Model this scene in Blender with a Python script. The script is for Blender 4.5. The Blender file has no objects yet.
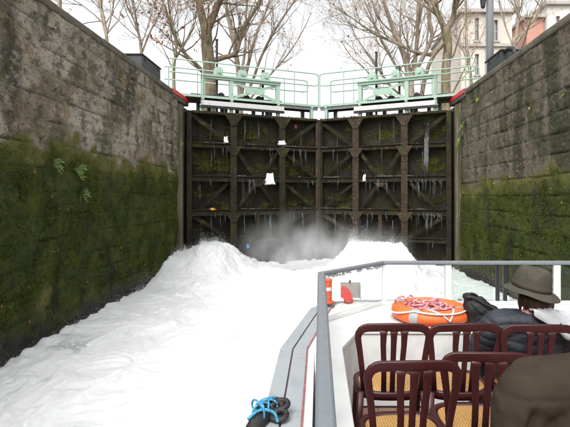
import bpy, bmesh, math, random
import numpy as np
from mathutils import Vector, Matrix
R = math.radians
random.seed(7); rng = np.random.default_rng(11)
S = bpy.context.scene
C = S.collection

# ------------------------------------------------------------------ camera
EYE = 2.0                       # eye height; z = 0 is near the water, y runs up the lock
cam = bpy.data.cameras.new('camera'); cam_o = bpy.data.objects.new('camera', cam); C.objects.link(cam_o)
cam_o.location = (0, 0, EYE); cam_o.rotation_euler = (R(90), 0, 0)
cam.sensor_width = 36; cam.lens = 36 * 461 / 570
cam.shift_x = -34 / 570; cam.shift_y = -17.5 / 570
cam.clip_start = 0.05; cam.clip_end = 3000
S.camera = cam_o
# ------------------------------------------------------------------ sky and sun (overcast)
W = bpy.data.worlds.new('World'); S.world = W; W.use_nodes = True
wn = W.node_tree.nodes; wl = W.node_tree.links; wn.clear()
sky = wn.new('ShaderNodeTexSky'); sky.sky_type = 'NISHITA'; sky.sun_disc = False
sky.sun_elevation = R(52); sky.sun_rotation = R(200); sky.dust_density = 4; sky.air_density = 1.2; sky.ozone_density = 1
hs = wn.new('ShaderNodeHueSaturation'); hs.inputs['Saturation'].default_value = 0.10; hs.inputs['Value'].default_value = 1.35
bg = wn.new('ShaderNodeBackground'); bg.inputs['Strength'].default_value = 0.15
wo = wn.new('ShaderNodeOutputWorld')
wl.new(sky.outputs[0], hs.inputs['Color']); wl.new(hs.outputs[0], bg.inputs['Color']); wl.new(bg.outputs[0], wo.inputs['Surface'])
sun = bpy.data.lights.new('sun', 'SUN'); sun.energy = 0.8; sun.angle = R(25); sun.color = (1, .98, .95)
sun_o = bpy.data.objects.new('sun', sun); C.objects.link(sun_o)
az = R(200); el = R(52)        # the sun stands behind the camera, high up
sd = Vector((math.sin(az) * math.cos(el), math.cos(az) * math.cos(el), math.sin(el)))
sun_o.rotation_euler = sd.to_track_quat('Z', 'Y').to_euler()
S.view_settings.view_transform = 'Standard'; S.view_settings.look = 'None'
S.view_settings.gamma = 1; S.view_settings.use_curve_mapping = False
S.view_settings.exposure = 0.62
S.render.engine = 'CYCLES'; S.cycles.max_bounces = 6; S.cycles.transparent_max_bounces = 12
S.cycles.volume_bounces = 1; S.cycles.volume_step_rate = 4; S.cycles.volume_max_steps = 64

# ------------------------------------------------------------------ helpers
def P(px, py, y):               # point seen at photo pixel (px,py) when it stands y metres up the lock
    return Vector(((px - 319) / 461 * y, y, EYE + (196 - py) / 461 * y))

def _perm():
    p = rng.permutation(256); return np.concatenate([p, p])
PERM = _perm()
GR = rng.normal(size=(256, 3)); GR /= np.linalg.norm(GR, axis=1)[:, None]
def perlin(x, y, z):
    x, y, z = np.broadcast_arrays(np.asarray(x, float), np.asarray(y, float), np.asarray(z, float))
    xi = np.floor(x).astype(int); yi = np.floor(y).astype(int); zi = np.floor(z).astype(int)
    xf = x - xi; yf = y - yi; zf = z - zi
    f = lambda t: t * t * t * (t * (t * 6 - 15) + 10)
    u, v, w = f(xf), f(yf), f(zf)
    out = 0
    for dx in (0, 1):
        for dy in (0, 1):
            for dz in (0, 1):
                h = PERM[PERM[PERM[(xi + dx) & 255] + ((yi + dy) & 255)] + ((zi + dz) & 255)]
                g = GR[h]
                d = g[..., 0] * (xf - dx) + g[..., 1] * (yf - dy) + g[..., 2] * (zf - dz)
                out = out + d * (u if dx else 1 - u) * (v if dy else 1 - v) * (w if dz else 1 - w)
    return out
def fbm(x, y, z, o=4, ridged=False, gain=.5):
    a, s, t = 1, 0, 0
    for i in range(o):
        n = perlin(x * 2 ** i + 13.7 * i, y * 2 ** i + 5.1 * i, z * 2 ** i)
        if ridged: n = .5 - np.abs(n) * 1.6
        s = s + a * n; t += a; a *= gain
    return s / t
def sm(a, b, x):
    t = np.clip((x - a) / (b - a), 0, 1); return t * t * (3 - 2 * t)

class MB:
    def __init__(s): s.v = []; s.f = []
    def add(s, vs, fs):
        n = len(s.v); s.v += [tuple(q) for q in vs]; s.f += [tuple(i + n for i in f) for f in fs]; return s
    def box(s, c, d, M=None):
        x, y, z = (q / 2 for q in d); vs = []
        for a in (-x, x):
            for b in (-y, y):
                for e in (-z, z):
                    q = Vector((a, b, e)); q = M @ q if M else q
                    vs.append(q + Vector(c))
        return s.add(vs, [(0, 1, 3, 2), (4, 6, 7, 5), (0, 4, 5, 1), (2, 3, 7, 6), (0, 2, 6, 4), (1, 5, 7, 3)])
    def bar(s, p, q, w, h, up=(0, 0, 1)):          # w across, h along up
        p = Vector(p); q = Vector(q); t = (q - p).normalized(); u = Vector(up)
        sd = t.cross(u)
        if sd.length < 1e-4: sd = t.cross(Vector((0, 1, 0)))
        sd.normalize(); u = sd.cross(t).normalized(); vs = []
        for c in (p, q):
            for a, b in ((-1, -1), (1, -1), (1, 1), (-1, 1)): vs.append(c + sd * a * w / 2 + u * b * h / 2)
        return s.add(vs, [(0, 3, 2, 1), (4, 5, 6, 7), (0, 1, 5, 4), (1, 2, 6, 5), (2, 3, 7, 6), (3, 0, 4, 7)])
    def tube(s, pts, r, n=8, flat=1.0, ref=None, cap=True, sq=2.0):
        pts = [Vector(p) for p in pts]; m = len(pts)
        rs = r if isinstance(r, (list, tuple)) else [r] * m
        fl = flat if isinstance(flat, (list, tuple)) else [flat] * m
        vs = []; pn = None
        for i, p in enumerate(pts):
            t = (pts[min(i + 1, m - 1)] - pts[max(i - 1, 0)])
            t = t.normalized() if t.length > 1e-9 else Vector((0, 0, 1))
            if ref is not None: nn = Vector(ref)
            elif pn is not None: nn = pn
            else: nn = Vector((0, 1, 0)) if abs(t.y) < .9 else Vector((1, 0, 0))
            nn = nn - t * nn.dot(t)
            if nn.length < 1e-5: nn = t.orthogonal()
            nn.normalize(); pn = nn; b = t.cross(nn)
            for k in range(n):
                a = 2 * math.pi * k / n; ca, sa = math.cos(a), math.sin(a)
                if sq != 2:
                    ca = math.copysign(abs(ca) ** (2 / sq), ca); sa = math.copysign(abs(sa) ** (2 / sq), sa)
                vs.append(p + b * rs[i] * ca + nn * rs[i] * fl[i] * sa)
        fs = [(i * n + k, i * n + (k + 1) % n, (i + 1) * n + (k + 1) % n, (i + 1) * n + k) for i in range(m - 1) for k in range(n)]
        if cap: fs += [tuple(range(n - 1, -1, -1)), tuple((m - 1) * n + k for k in range(n))]
        return s.add(vs, fs)
    def lathe(s, prof, n=24, M=None):
        vs = []; m = len(prof)
        for r_, z_ in prof:
            for k in range(n):
                a = 2 * math.pi * k / n; q = Vector((r_ * math.cos(a), r_ * math.sin(a), z_))
                vs.append(M @ q if M else q)
        fs = [(i * n + k, i * n + (k + 1) % n, (i + 1) * n + (k + 1) % n, (i + 1) * n + k) for i in range(m - 1) for k in range(n)]
        fs += [tuple(range(n - 1, -1, -1)), tuple((m - 1) * n + k for k in range(n))]
        return s.add(vs, fs)
    def ell(s, c, r, n=14, m=8, M=None):
        vs = []; c = Vector(c)
        for i in range(m + 1):
            t = math.pi * (i + .001) / (m + .002)
            for k in range(n):
                a = 2 * math.pi * k / n
                q = Vector((r[0] * math.sin(t) * math.cos(a), r[1] * math.sin(t) * math.sin(a), -r[2] * math.cos(t)))
                vs.append(c + (M @ q if M else q))
        fs = [(i * n + k, i * n + (k + 1) % n, (i + 1) * n + (k + 1) % n, (i + 1) * n + k) for i in range(m) for k in range(n)]
        return s.add(vs, fs + [tuple(range(n - 1, -1, -1)), tuple(m * n + k for k in range(n))])
    def prism(s, poly, z0, z1):                    # plan polygon (ccw) extruded upward
        n = len(poly)
        vs = [(x, y, z0) for x, y in poly] + [(x, y, z1) for x, y in poly]
        return s.add(vs, [tuple(range(n - 1, -1, -1)), tuple(range(n, 2 * n))] + [(i, (i + 1) % n, n + (i + 1) % n, n + i) for i in range(n)])
    def build(s, name, m, parent=None, smooth=False, recalc=False, bevel=0, seg=2, world=True):
        me = bpy.data.meshes.new(name)
        off = Vector((0, 0, 0))
        if parent is not None and world:
            p = parent
            while p is not None: off += p.location; p = p.parent
        me.from_pydata([tuple(Vector(v) - off) for v in s.v], [], s.f)
        if recalc or bevel:
            bm = bmesh.new(); bm.from_mesh(me); bmesh.ops.recalc_face_normals(bm, faces=bm.faces)
            if bevel:
                bmesh.ops.bevel(bm, geom=bm.edges[:], offset=bevel, segments=seg, affect='EDGES', profile=.5)
            bm.to_mesh(me); bm.free()
        if smooth: me.polygons.foreach_set('use_smooth', [True] * len(me.polygons))
        me.materials.append(MAT[m]); me.update()
        o = bpy.data.objects.new(name, me); C.objects.link(o); o.parent = parent
        return o

def nmesh(name, V, F, m, parent=None, smooth=False):     # numpy mesh with quads or triangles
    V = np.asarray(V, float); F = np.asarray(F, np.int32); k = F.shape[1]
    if parent is not None:
        off = Vector((0, 0, 0)); p = parent
        while p is not None: off += p.location; p = p.parent
        V = V - np.array(off)
    me = bpy.data.meshes.new(name)
    me.vertices.add(len(V)); me.vertices.foreach_set('co', V.ravel())
    me.loops.add(F.size); me.loops.foreach_set('vertex_index', F.ravel())
    me.polygons.add(len(F)); me.polygons.foreach_set('loop_start', np.arange(0, F.size, k, dtype=np.int32))
    if smooth: me.polygons.foreach_set('use_smooth', np.ones(len(F), bool))
    me.update(calc_edges=True); me.validate()
    me.materials.append(MAT[m])
    o = bpy.data.objects.new(name, me); C.objects.link(o); o.parent = parent
    return o
def spline(pts, k=5):
    P_ = [Vector(p) for p in pts]; out = []
    for i in range(len(P_) - 1):
        a, b, c_, d = P_[max(i - 1, 0)], P_[i], P_[i + 1], P_[min(i + 2, len(P_) - 1)]
        for j in range(k):
            t = j / k; out.append(.5 * ((2 * b) + (c_ - a) * t + (2 * a - 5 * b + 4 * c_ - d) * t * t + (3 * b - a - 3 * c_ + d) * t ** 3))
    return out + [P_[-1]]
def thing(name, label, cat, loc=(0, 0, 0), group=None):
    o = bpy.data.objects.new(name, None); C.objects.link(o); o.location = loc
    return tag(o, label, cat, group)
def tag(o, label=None, cat=None, group=None, kind=None):
    for k, v in (('label', label), ('category', cat), ('group', group), ('kind', kind)):
        if v: o[k] = v
    return o
def copy_tree(o, parent=None):
    c = o.copy(); C.objects.link(c); c.parent = parent
    for ch in list(o.children): copy_tree(ch, c)
    return c

# ------------------------------------------------------------------ materials
MAT = {}
def srgb(r, g, b):
    f = lambda c: (c / 255 / 12.92) if c / 255 <= .04045 else ((c / 255 + .055) / 1.055) ** 2.4
    return (f(r), f(g), f(b), 1)
def lin(*c): return (c[0], c[1], c[2], 1) if len(c) == 3 else (c[0],) * 3 + (1,)
def mat(name, base, rough=.7, metal=0, layers=(), bump=(), attr=None, spec=.4, rough2=None, coat=0):
    m = bpy.data.materials.new(name); m.use_nodes = True; MAT[name] = m
    nt = m.node_tree; N = nt.nodes; L = nt.links
    b = N['Principled BSDF']; b.inputs['Roughness'].default_value = rough; b.inputs['Metallic'].default_value = metal
    b.inputs['Specular IOR Level'].default_value = spec; b.inputs['Coat Weight'].default_value = coat
    tc = N.new('ShaderNodeTexCoord')
    def noise(scale, det=5, rgh=.6, off=0, warp=0):
        mp = N.new('ShaderNodeMapping'); sc = scale if isinstance(scale, tuple) else (scale,) * 3
        mp.inputs['Scale'].default_value = sc; mp.inputs['Location'].default_value = (off, off * 1.7, off * .6)
        L.new(tc.outputs['Object'], mp.inputs['Vector'])
        n = N.new('ShaderNodeTexNoise'); n.inputs['Scale'].default_value = 1; n.inputs['Detail'].default_value = det
        n.inputs['Roughness'].default_value = rgh; n.inputs['Distortion'].default_value = warp
        L.new(mp.outputs[0], n.inputs['Vector']); return n.outputs['Fac']
    def ramp(src, lo, hi):
        r = N.new('ShaderNodeMapRange'); r.inputs['From Min'].default_value = lo; r.inputs['From Max'].default_value = hi
        r.interpolation_type = 'SMOOTHSTEP'; L.new(src, r.inputs['Value']); return r.outputs['Result']
    rgb = N.new('ShaderNodeRGB'); rgb.outputs[0].default_value = base; cur = rgb.outputs[0]
    for i, ly in enumerate(layers):
        if 'attr' in ly:
            a = N.new('ShaderNodeAttribute'); a.attribute_name = ly['attr']; fac = a.outputs['Fac']
            if 'lo' in ly: fac = ramp(fac, ly['lo'], ly['hi'])
        else:
            fac = ramp(noise(ly['scale'], ly.get('det', 5), ly.get('rgh', .6), i * 7.3 + ly.get('off', 0), ly.get('warp', 0)), ly['lo'], ly['hi'])
        if 'mul' in ly:
            mm = N.new('ShaderNodeMath'); mm.operation = 'MULTIPLY'; mm.inputs[1].default_value = ly['mul']; L.new(fac, mm.inputs[0]); fac = mm.outputs[0]
        if 'by' in ly:
            a = N.new('ShaderNodeAttribute'); a.attribute_name = ly['by']
            mm = N.new('ShaderNodeMath'); mm.operation = 'MULTIPLY'; L.new(fac, mm.inputs[0]); L.new(a.outputs['Fac'], mm.inputs[1]); fac = mm.outputs[0]
        mx = N.new('ShaderNodeMix'); mx.data_type = 'RGBA'; L.new(fac, mx.inputs[0]); L.new(cur, mx.inputs[6]); mx.inputs[7].default_value = ly['color']
        cur = mx.outputs[2]
    L.new(cur, b.inputs['Base Color'])
    if rough2:
        r = N.new('ShaderNodeMapRange'); L.new(noise(rough2[0], 4, .6, 3), r.inputs['Value'])
        r.inputs['From Min'].default_value = .35; r.inputs['From Max'].default_value = .65
        r.inputs['To Min'].default_value = rough; r.inputs['To Max'].default_value = rough2[1]; L.new(r.outputs[0], b.inputs['Roughness'])
    prev = None
    for i, (sc, st, dist) in enumerate(bump):
        bp = N.new('ShaderNodeBump'); bp.inputs['Strength'].default_value = st; bp.inputs['Distance'].default_value = dist
        L.new(noise(sc, 6, .65, 31 + i * 3), bp.inputs['Height'])
        if prev: L.new(prev, bp.inputs['Normal'])
        prev = bp.outputs[0]
    if prev: L.new(prev, b.inputs['Normal'])
    return m

STONE_LAYERS = [
    dict(scale=(.8, .8, 1.1), lo=.42, hi=.60, color=lin(.29, .225, .15)),
    dict(attr='tone', color=lin(.12, .10, .07), mul=.75),
    dict(scale=(4, 4, 6), lo=.46, hi=.64, color=lin(.12, .095, .062), mul=.9),
    dict(attr='joint', color=lin(.33, .30, .25), mul=.55),
    dict(scale=(1.3, 1.3, .5), lo=.52, hi=.66, color=lin(.05, .046, .03), mul=.85, off=3),
    dict(scale=(7, 7, 12), lo=.52, hi=.68, color=lin(.46, .42, .36), mul=.55, off=5),
    dict(scale=(1.5, 1.5, 1.2), lo=.54, hi=.68, color=lin(.06, .068, .02), mul=.8, off=9),
    dict(scale=(26, 26, 30), lo=.53, hi=.68, color=lin(.025, .022, .016), mul=.85, off=2),
]
MOSS_LAYERS = [
    dict(attr='moss', lo=.05, hi=.40, color=lin(.13, .125, .03)),
    dict(attr='moss', lo=.45, hi=1.0, color=lin(.034, .047, .006)),
    dict(scale=(3, 3, 3), lo=.45, hi=.6, color=lin(.06, .078, .009), by='moss', off=4),
    dict(scale=(2, 2, .8), lo=.56, hi=.68, color=lin(.014, .014, .010), by='moss', off=8),
    dict(attr='wet', color=lin(.035, .032, .03))]
mat('wall_stone', lin(.46, .415, .335), .9, layers=STONE_LAYERS + MOSS_LAYERS, bump=((38, .9, .03), (120, .6, .01)))
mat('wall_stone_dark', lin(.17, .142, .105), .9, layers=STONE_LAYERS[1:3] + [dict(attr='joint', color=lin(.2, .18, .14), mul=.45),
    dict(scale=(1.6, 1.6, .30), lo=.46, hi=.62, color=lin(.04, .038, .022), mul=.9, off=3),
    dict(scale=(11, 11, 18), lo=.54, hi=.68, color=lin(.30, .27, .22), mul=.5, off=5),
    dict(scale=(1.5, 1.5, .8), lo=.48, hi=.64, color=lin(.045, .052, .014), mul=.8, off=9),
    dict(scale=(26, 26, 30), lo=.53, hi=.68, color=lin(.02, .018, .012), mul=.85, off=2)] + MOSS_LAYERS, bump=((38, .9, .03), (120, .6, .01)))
mat('coping_stone', lin(.13, .115, .09), .9, layers=[
    dict(scale=2.5, lo=.45, hi=.65, color=lin(.09, .08, .06)), dict(scale=9, lo=.5, hi=.7, color=lin(.07, .075, .03), mul=.7),
    dict(scale=30, lo=.55, hi=.7, color=lin(.25, .23, .2), mul=.5)], bump=((30, .5, .02),))
mat('moss', lin(.045, .062, .008), .95, layers=[
    dict(scale=2.2, lo=.42, hi=.62, color=lin(.092, .115, .012)), dict(scale=9, lo=.5, hi=.66, color=lin(.018, .026, .005)),
    dict(scale=1.1, lo=.56, hi=.7, color=lin(.055, .05, .014), off=4), dict(scale=40, lo=.6, hi=.75, color=lin(.13, .155, .03), mul=.8)], spec=.2)
mat('moss_fringe', lin(.12, .125, .022), .95, layers=[dict(scale=3, lo=.42, hi=.62, color=lin(.075, .095, .012)), dict(scale=11, lo=.5, hi=.66, color=lin(.04, .05, .01))], spec=.2)
mat('gate_moss', lin(.12, .122, .022), .95, layers=[dict(scale=5, lo=.42, hi=.62, color=lin(.05, .055, .013))], spec=.2)
mat('weed', lin(.16, .23, .07), .6, layers=[dict(scale=12, lo=.4, hi=.65, color=lin(.09, .15, .035))], spec=.3)
mat('yellow_weed', lin(.35, .36, .04), .6, layers=[dict(scale=12, lo=.4, hi=.65, color=lin(.2, .26, .04))])
mat('timber', lin(.17, .145, .095), .9, layers=[dict(scale=(12, 12, .8), lo=.4, hi=.65, color=lin(.075, .065, .04)),
    dict(scale=(2, 2, 1), lo=.5, hi=.65, color=lin(.07, .085, .02), mul=.8)], bump=(((40, 40, 3), .6, .02),))
mat('red_paint', lin(.62, .035, .04), .5, layers=[dict(scale=18, lo=.58, hi=.7, color=lin(.28, .05, .04), mul=.7)])
GATE = [dict(scale=2.2, lo=.4, hi=.65, color=lin(.024, .02, .011)), dict(scale=(7, 7, 1.2), lo=.5, hi=.68, color=lin(.009, .009, .008)),
        dict(scale=(1.7, 1.7, 2.6), lo=.55, hi=.68, color=lin(.05, .058, .008), mul=.85, off=6),
        dict(scale=(9, 9, 9), lo=.6, hi=.72, color=lin(.06, .05, .032), mul=.7)]
mat('gate_plate', lin(.014, .011, .006), .5, layers=GATE, bump=((14, .5, .02), (60, .4, .008)), rough2=(3, .8), spec=.15)
mat('gate_beam', lin(.030, .023, .013), .75, layers=[dict(scale=3, lo=.42, hi=.62, color=lin(.016, .015, .011)),
    dict(scale=(3, 3, 1), lo=.54, hi=.68, color=lin(.042, .046, .012), mul=.8, off=3), dict(scale=18, lo=.56, hi=.7, color=lin(.085, .07, .05), mul=.7)],
    bump=((30, .8, .03),), spec=.15)
mat('gate_rust', lin(.045, .03, .016), .85, layers=[dict(scale=5, lo=.42, hi=.6, color=lin(.024, .02, .014)),
    dict(scale=16, lo=.52, hi=.66, color=lin(.13, .06, .022), mul=.8), dict(scale=(3, 3, 1), lo=.54, hi=.68, color=lin(.04, .044, .012), mul=.7, off=3)], bump=((30, .9, .03),))
mat('green_paint', lin(.31, .43, .345), .5, layers=[dict(scale=6, lo=.5, hi=.7, color=lin(.24, .33, .265), mul=.7),
    dict(scale=25, lo=.64, hi=.74, color=lin(.14, .12, .08), mul=.7)], bump=((40, .15, .01),))
mat('walkway_steel', lin(.16, .165, .16), .6, layers=[dict(scale=20, lo=.5, hi=.65, color=lin(.07, .07, .065))])
mat('white_beam', lin(.50, .50, .49), .5, layers=[dict(scale=7, lo=.55, hi=.7, color=lin(.36, .35, .32), mul=.6)])
mat('black_iron', lin(.025, .025, .027), .5, layers=[dict(scale=20, lo=.55, hi=.7, color=lin(.06, .05, .04))])
mat('black_box', lin(.03, .03, .034), .5, layers=[dict(scale=4, lo=.5, hi=.7, color=lin(.05, .05, .052))])
mat('mast_grey', lin(.36, .38, .40), .45, layers=[dict(scale=(6, 6, 1), lo=.5, hi=.7, color=lin(.28, .29, .3))])
mat('bark', lin(.27, .215, .15), .9, layers=[dict(scale=(7, 7, 2), lo=.42, hi=.62, color=lin(.14, .11, .075)),
    dict(scale=3, lo=.5, hi=.66, color=lin(.15, .14, .05), mul=.8), dict(scale=(12, 12, 6), lo=.57, hi=.66, color=lin(.33, .29, .2), mul=.7)], bump=((25, .7, .03),))
mat('bark_pale', lin(.38, .315, .245), .9, layers=[dict(scale=(6, 6, 2), lo=.45, hi=.62, color=lin(.22, .18, .135)),
    dict(scale=(10, 10, 4), lo=.55, hi=.66, color=lin(.35, .32, .25), mul=.6)], bump=((25, .5, .02),))
mat('leaf_rust', lin(.28, .09, .05), .7, layers=[dict(scale=1.7, lo=.45, hi=.6, color=lin(.42, .2, .05)), dict(scale=3, lo=.55, hi=.65, color=lin(.3, .05, .05))])
mat('facade', lin(.62, .56, .49), .9, layers=[dict(scale=(.3, .3, .12), lo=.4, hi=.65, color=lin(.53, .48, .42)),
    dict(scale=(2, 2, .25), lo=.55, hi=.7, color=lin(.4, .37, .33), mul=.6)], bump=((8, .2, .02),))
mat('facade_white', lin(.66, .63, .58), .9, layers=[dict(scale=(.4, .4, .15), lo=.45, hi=.65, color=lin(.55, .52, .48))])
mat('facade_trim', lin(.42, .39, .36), .85, layers=[dict(scale=2, lo=.5, hi=.7, color=lin(.33, .31, .29))])
mat('brick_red', lin(.48, .28, .22), .9, layers=[dict(scale=(1, 1, 6), lo=.45, hi=.6, color=lin(.5, .24, .18))])
mat('window_glass', lin(.12, .14, .16), .1, spec=.6)
mat('quay', lin(.22, .2, .175), .9, layers=[dict(scale=2, lo=.45, hi=.65, color=lin(.14, .13, .11))], bump=((12, .4, .02),))
mat('dark_water', lin(.02, .028, .02), .08, bump=((5, .3, .03),))
mat('foam', lin(.74, .75, .75), .75, layers=[
    dict(attr='thin', lo=.05, hi=.9, color=lin(.36, .41, .385), mul=.85),
    dict(scale=(30, 22, 30), lo=.5, hi=.62, color=lin(.80, .81, .81), mul=.7)],
    bump=(((9, 5, 9), .5, .03), ((34, 22, 34), .4, .010)), spec=.3)
fb = MAT['foam'].node_tree.nodes['Principled BSDF']; fb.inputs['Subsurface Weight'].default_value = .5; fb.inputs['Subsurface Radius'].default_value = (1, 1, 1); fb.inputs['Subsurface Scale'].default_value = .12
mat('spray', lin(.9, .92, .93), .5, spec=.5)
mat('drop', lin(.45, .48, .5), .1, spec=.6)
mat('trickle', lin(.25, .265, .265), .4, spec=.5)
mat('hull_grey', lin(.36, .39, .41), .5, layers=[dict(scale=5, lo=.5, hi=.7, color=lin(.30, .33, .35)), dict(scale=40, lo=.6, hi=.72, color=lin(.45, .47, .48), mul=.6)], rough2=(6, .3))
mat('rail_grey', lin(.185, .205, .225), .4, layers=[dict(scale=8, lo=.5, hi=.7, color=lin(.2, .22, .24)), dict(scale=60, lo=.6, hi=.72, color=lin(.14, .15, .17), mul=.6)], rough2=(10, .6))
mat('boat_white', lin(.72, .72, .71), .45, layers=[dict(scale=3, lo=.5, hi=.7, color=lin(.64, .64, .62)), dict(scale=30, lo=.66, hi=.76, color=lin(.5, .48, .44), mul=.5)], rough2=(5, .6))
mat('boat_panel', lin(.74, .74, .73), .55, layers=[dict(scale=3, lo=.5, hi=.7, color=lin(.6, .6, .59)), dict(scale=(8, 8, 1), lo=.62, hi=.75, color=lin(.48, .46, .43), mul=.5)])
mat('seam_dark', lin(.09, .06, .065), .7)
mat('red_line', lin(.30, .09, .10), .5, layers=[dict(scale=15, lo=.5, hi=.7, color=lin(.4, .2, .2))])
mat('deck_brown', lin(.26, .145, .105), .55, layers=[dict(scale=(3, 14, 3), lo=.45, hi=.65, color=lin(.20, .11, .08)), dict(scale=60, lo=.6, hi=.7, color=lin(.30, .19, .145), mul=.6)], rough2=(3, .4))
mat('black_frame', lin(.018, .018, .02), .4)
mat('burgundy', lin(.046, .0085, .010), .38, layers=[dict(scale=9, lo=.5, hi=.7, color=lin(.06, .012, .013))], rough2=(12, .45), spec=.5)
mat('orange', lin(.86, .155, .035), .5, layers=[dict(scale=7, lo=.52, hi=.7, color=lin(.78, .2, .07)), dict(scale=40, lo=.66, hi=.75, color=lin(.5, .16, .08), mul=.5)], bump=((60, .15, .004),))
mat('tape_grey', lin(.40, .41, .42), .35, layers=[dict(scale=20, lo=.5, hi=.7, color=lin(.33, .34, .35))])
mat('rope_white', lin(.72, .70, .70), .8, bump=((200, .6, .004),))
mat('rope_pink', lin(.62, .19, .21), .8, layers=[dict(scale=45, lo=.48, hi=.56, color=lin(.72, .45, .45))], bump=((200, .6, .004),))
mat('rope_blue', lin(.03, .24, .42), .7, layers=[dict(scale=70, lo=.5, hi=.58, color=lin(.16, .42, .55))], bump=((200, .5, .004),))
mat('rubber_black', lin(.022, .020, .021), .55, layers=[dict(scale=14, lo=.5, hi=.7, color=lin(.045, .04, .042))])
mat('bag_black', lin(.014, .014, .016), .6, layers=[dict(scale=9, lo=.5, hi=.7, color=lin(.024, .024, .027))], bump=((28, .4, .012), (240, .3, .002)))
mat('bow_orange', lin(.66, .12, .05), .45, layers=[dict(scale=15, lo=.55, hi=.7, color=lin(.5, .12, .06))])
mat('sector_red', lin(.62, .06, .05), .25, spec=.6)
mat('board_grey', lin(.34, .35, .34), .5)
mat('skin', lin(.52, .27, .19), .5, layers=[dict(scale=20, lo=.45, hi=.7, color=lin(.48, .22, .15))])
mat('hair', lin(.045, .022, .013), .5, bump=(((90, 90, 8), .8, .006),), layers=[dict(scale=(60, 60, 6), lo=.45, hi=.62, color=lin(.09, .042, .022))])
mat('hat', lin(.066, .058, .043), .85, layers=[dict(scale=9, lo=.45, hi=.65, color=lin(.052, .046, .035)), dict(scale=160, lo=.5, hi=.65, color=lin(.11, .1, .075), mul=.6)], bump=((300, .4, .002), (14, .2, .01)))
mat('hat_band', lin(.05, .044, .034), .85, bump=((300, .4, .002),))
mat('jacket_navy', lin(.024, .028, .038), .6, layers=[dict(scale=7, lo=.45, hi=.65, color=lin(.033, .038, .05))], bump=((26, .35, .01), (90, .25, .004)))
mat('hood_grey', lin(.47, .48, .50), .9, layers=[dict(scale=6, lo=.45, hi=.7, color=lin(.40, .41, .43))], bump=((160, .5, .003), (12, .3, .01)))
mat('coat_olive', lin(.048, .037, .028), .95, layers=[dict(scale=5, lo=.42, hi=.65, color=lin(.040, .030, .022)), dict(scale=400, lo=.45, hi=.7, color=lin(.06, .046, .034), mul=.4)], bump=((350, .4, .002), (10, .35, .012)), spec=.15)
mat('trousers', lin(.03, .032, .04), .9)
mat('shoe', lin(.02, .018, .017), .5)
mat('eye_white', lin(.8, .8, .78), .2)
mat('rag_white', lin(.8, .8, .8), .7)
mat('litter_yellow', lin(.75, .45, .05), .6)
mat('litter_blue', lin(.05, .3, .6), .6)
mat('litter_red', lin(.3, .05, .035), .7)
# woven cane seat: two crossing wave patterns
def cane():
    m = mat('cane', lin(.62, .38, .13), .55); nt = m.node_tree; N = nt.nodes; L = nt.links; b = N['Principled BSDF']
    tc = N.new('ShaderNodeTexCoord'); outs = []
    for ax in ('X', 'Y'):
        w = N.new('ShaderNodeTexWave'); w.bands_direction = ax; w.inputs['Scale'].default_value = 22; w.inputs['Distortion'].default_value = .4
        L.new(tc.outputs['Object'], w.inputs['Vector']); outs.append(w.outputs['Fac'])
    mu = N.new('ShaderNodeMath'); mu.operation = 'MULTIPLY'; L.new(outs[0], mu.inputs[0]); L.new(outs[1], mu.inputs[1])
    mx = N.new('ShaderNodeMix'); mx.data_type = 'RGBA'; L.new(mu.outputs[0], mx.inputs[0])
    mx.inputs[6].default_value = lin(.42, .21, .055); mx.inputs[7].default_value = lin(.78, .53, .22); L.new(mx.outputs[2], b.inputs['Base Color'])
    bp = N.new('ShaderNodeBump'); bp.inputs['Strength'].default_value = .6; bp.inputs['Distance'].default_value = .004
    L.new(mu.outputs[0], bp.inputs['Height']); L.new(bp.outputs[0], b.inputs['Normal'])
cane()
def glass(name, tint, lo=.05):
    m = bpy.data.materials.new(name); m.use_nodes = True; MAT[name] = m; N = m.node_tree.nodes; L = m.node_tree.links; N.clear()
    t = N.new('ShaderNodeBsdfTransparent'); t.inputs[0].default_value = tint
    g = N.new('ShaderNodeBsdfGlossy'); g.inputs['Roughness'].default_value = .02
    lw = N.new('ShaderNodeLayerWeight'); lw.inputs['Blend'].default_value = .5
    pw = N.new('ShaderNodeMath'); pw.operation = 'POWER'; pw.inputs[1].default_value = 5; L.new(lw.outputs['Facing'], pw.inputs[0])
    f = N.new('ShaderNodeMath'); f.operation = 'MULTIPLY_ADD'; f.inputs[1].default_value = .9; f.inputs[2].default_value = .035; L.new(pw.outputs[0], f.inputs[0])
    mx = N.new('ShaderNodeMixShader'); o = N.new('ShaderNodeOutputMaterial')
    L.new(f.outputs[0], mx.inputs[0]); L.new(t.outputs[0], mx.inputs[1]); L.new(g.outputs[0], mx.inputs[2]); L.new(mx.outputs[0], o.inputs[0])
glass('glass_clear', (.93, .945, .94, 1)); glass('glass_green', (.82, .86, .84, 1))

# ------------------------------------------------------------------ the setting: quays, ground, upstream water
HW = 3.9; TOP = 4.85; WZ = -.1
for s, nm in ((-1, 'quay_left'), (1, 'quay_right')):
    x0, x1 = sorted((s * (HW + .42), s * 60))
    tag(MB().box(((x0 + x1) / 2, 15, TOP - .42), (x1 - x0, 90, .8)).build(nm, 'quay'), kind='structure')
tag(MB().box((0, 340, TOP - .6), (2400, 560, .8)).build('ground', 'quay'), kind='structure')
tag(MB().box((0, 37.6, 4.05), (2 * HW + .8, 44, .3)).build('upstream_water', 'dark_water'), kind='structure')

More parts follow.
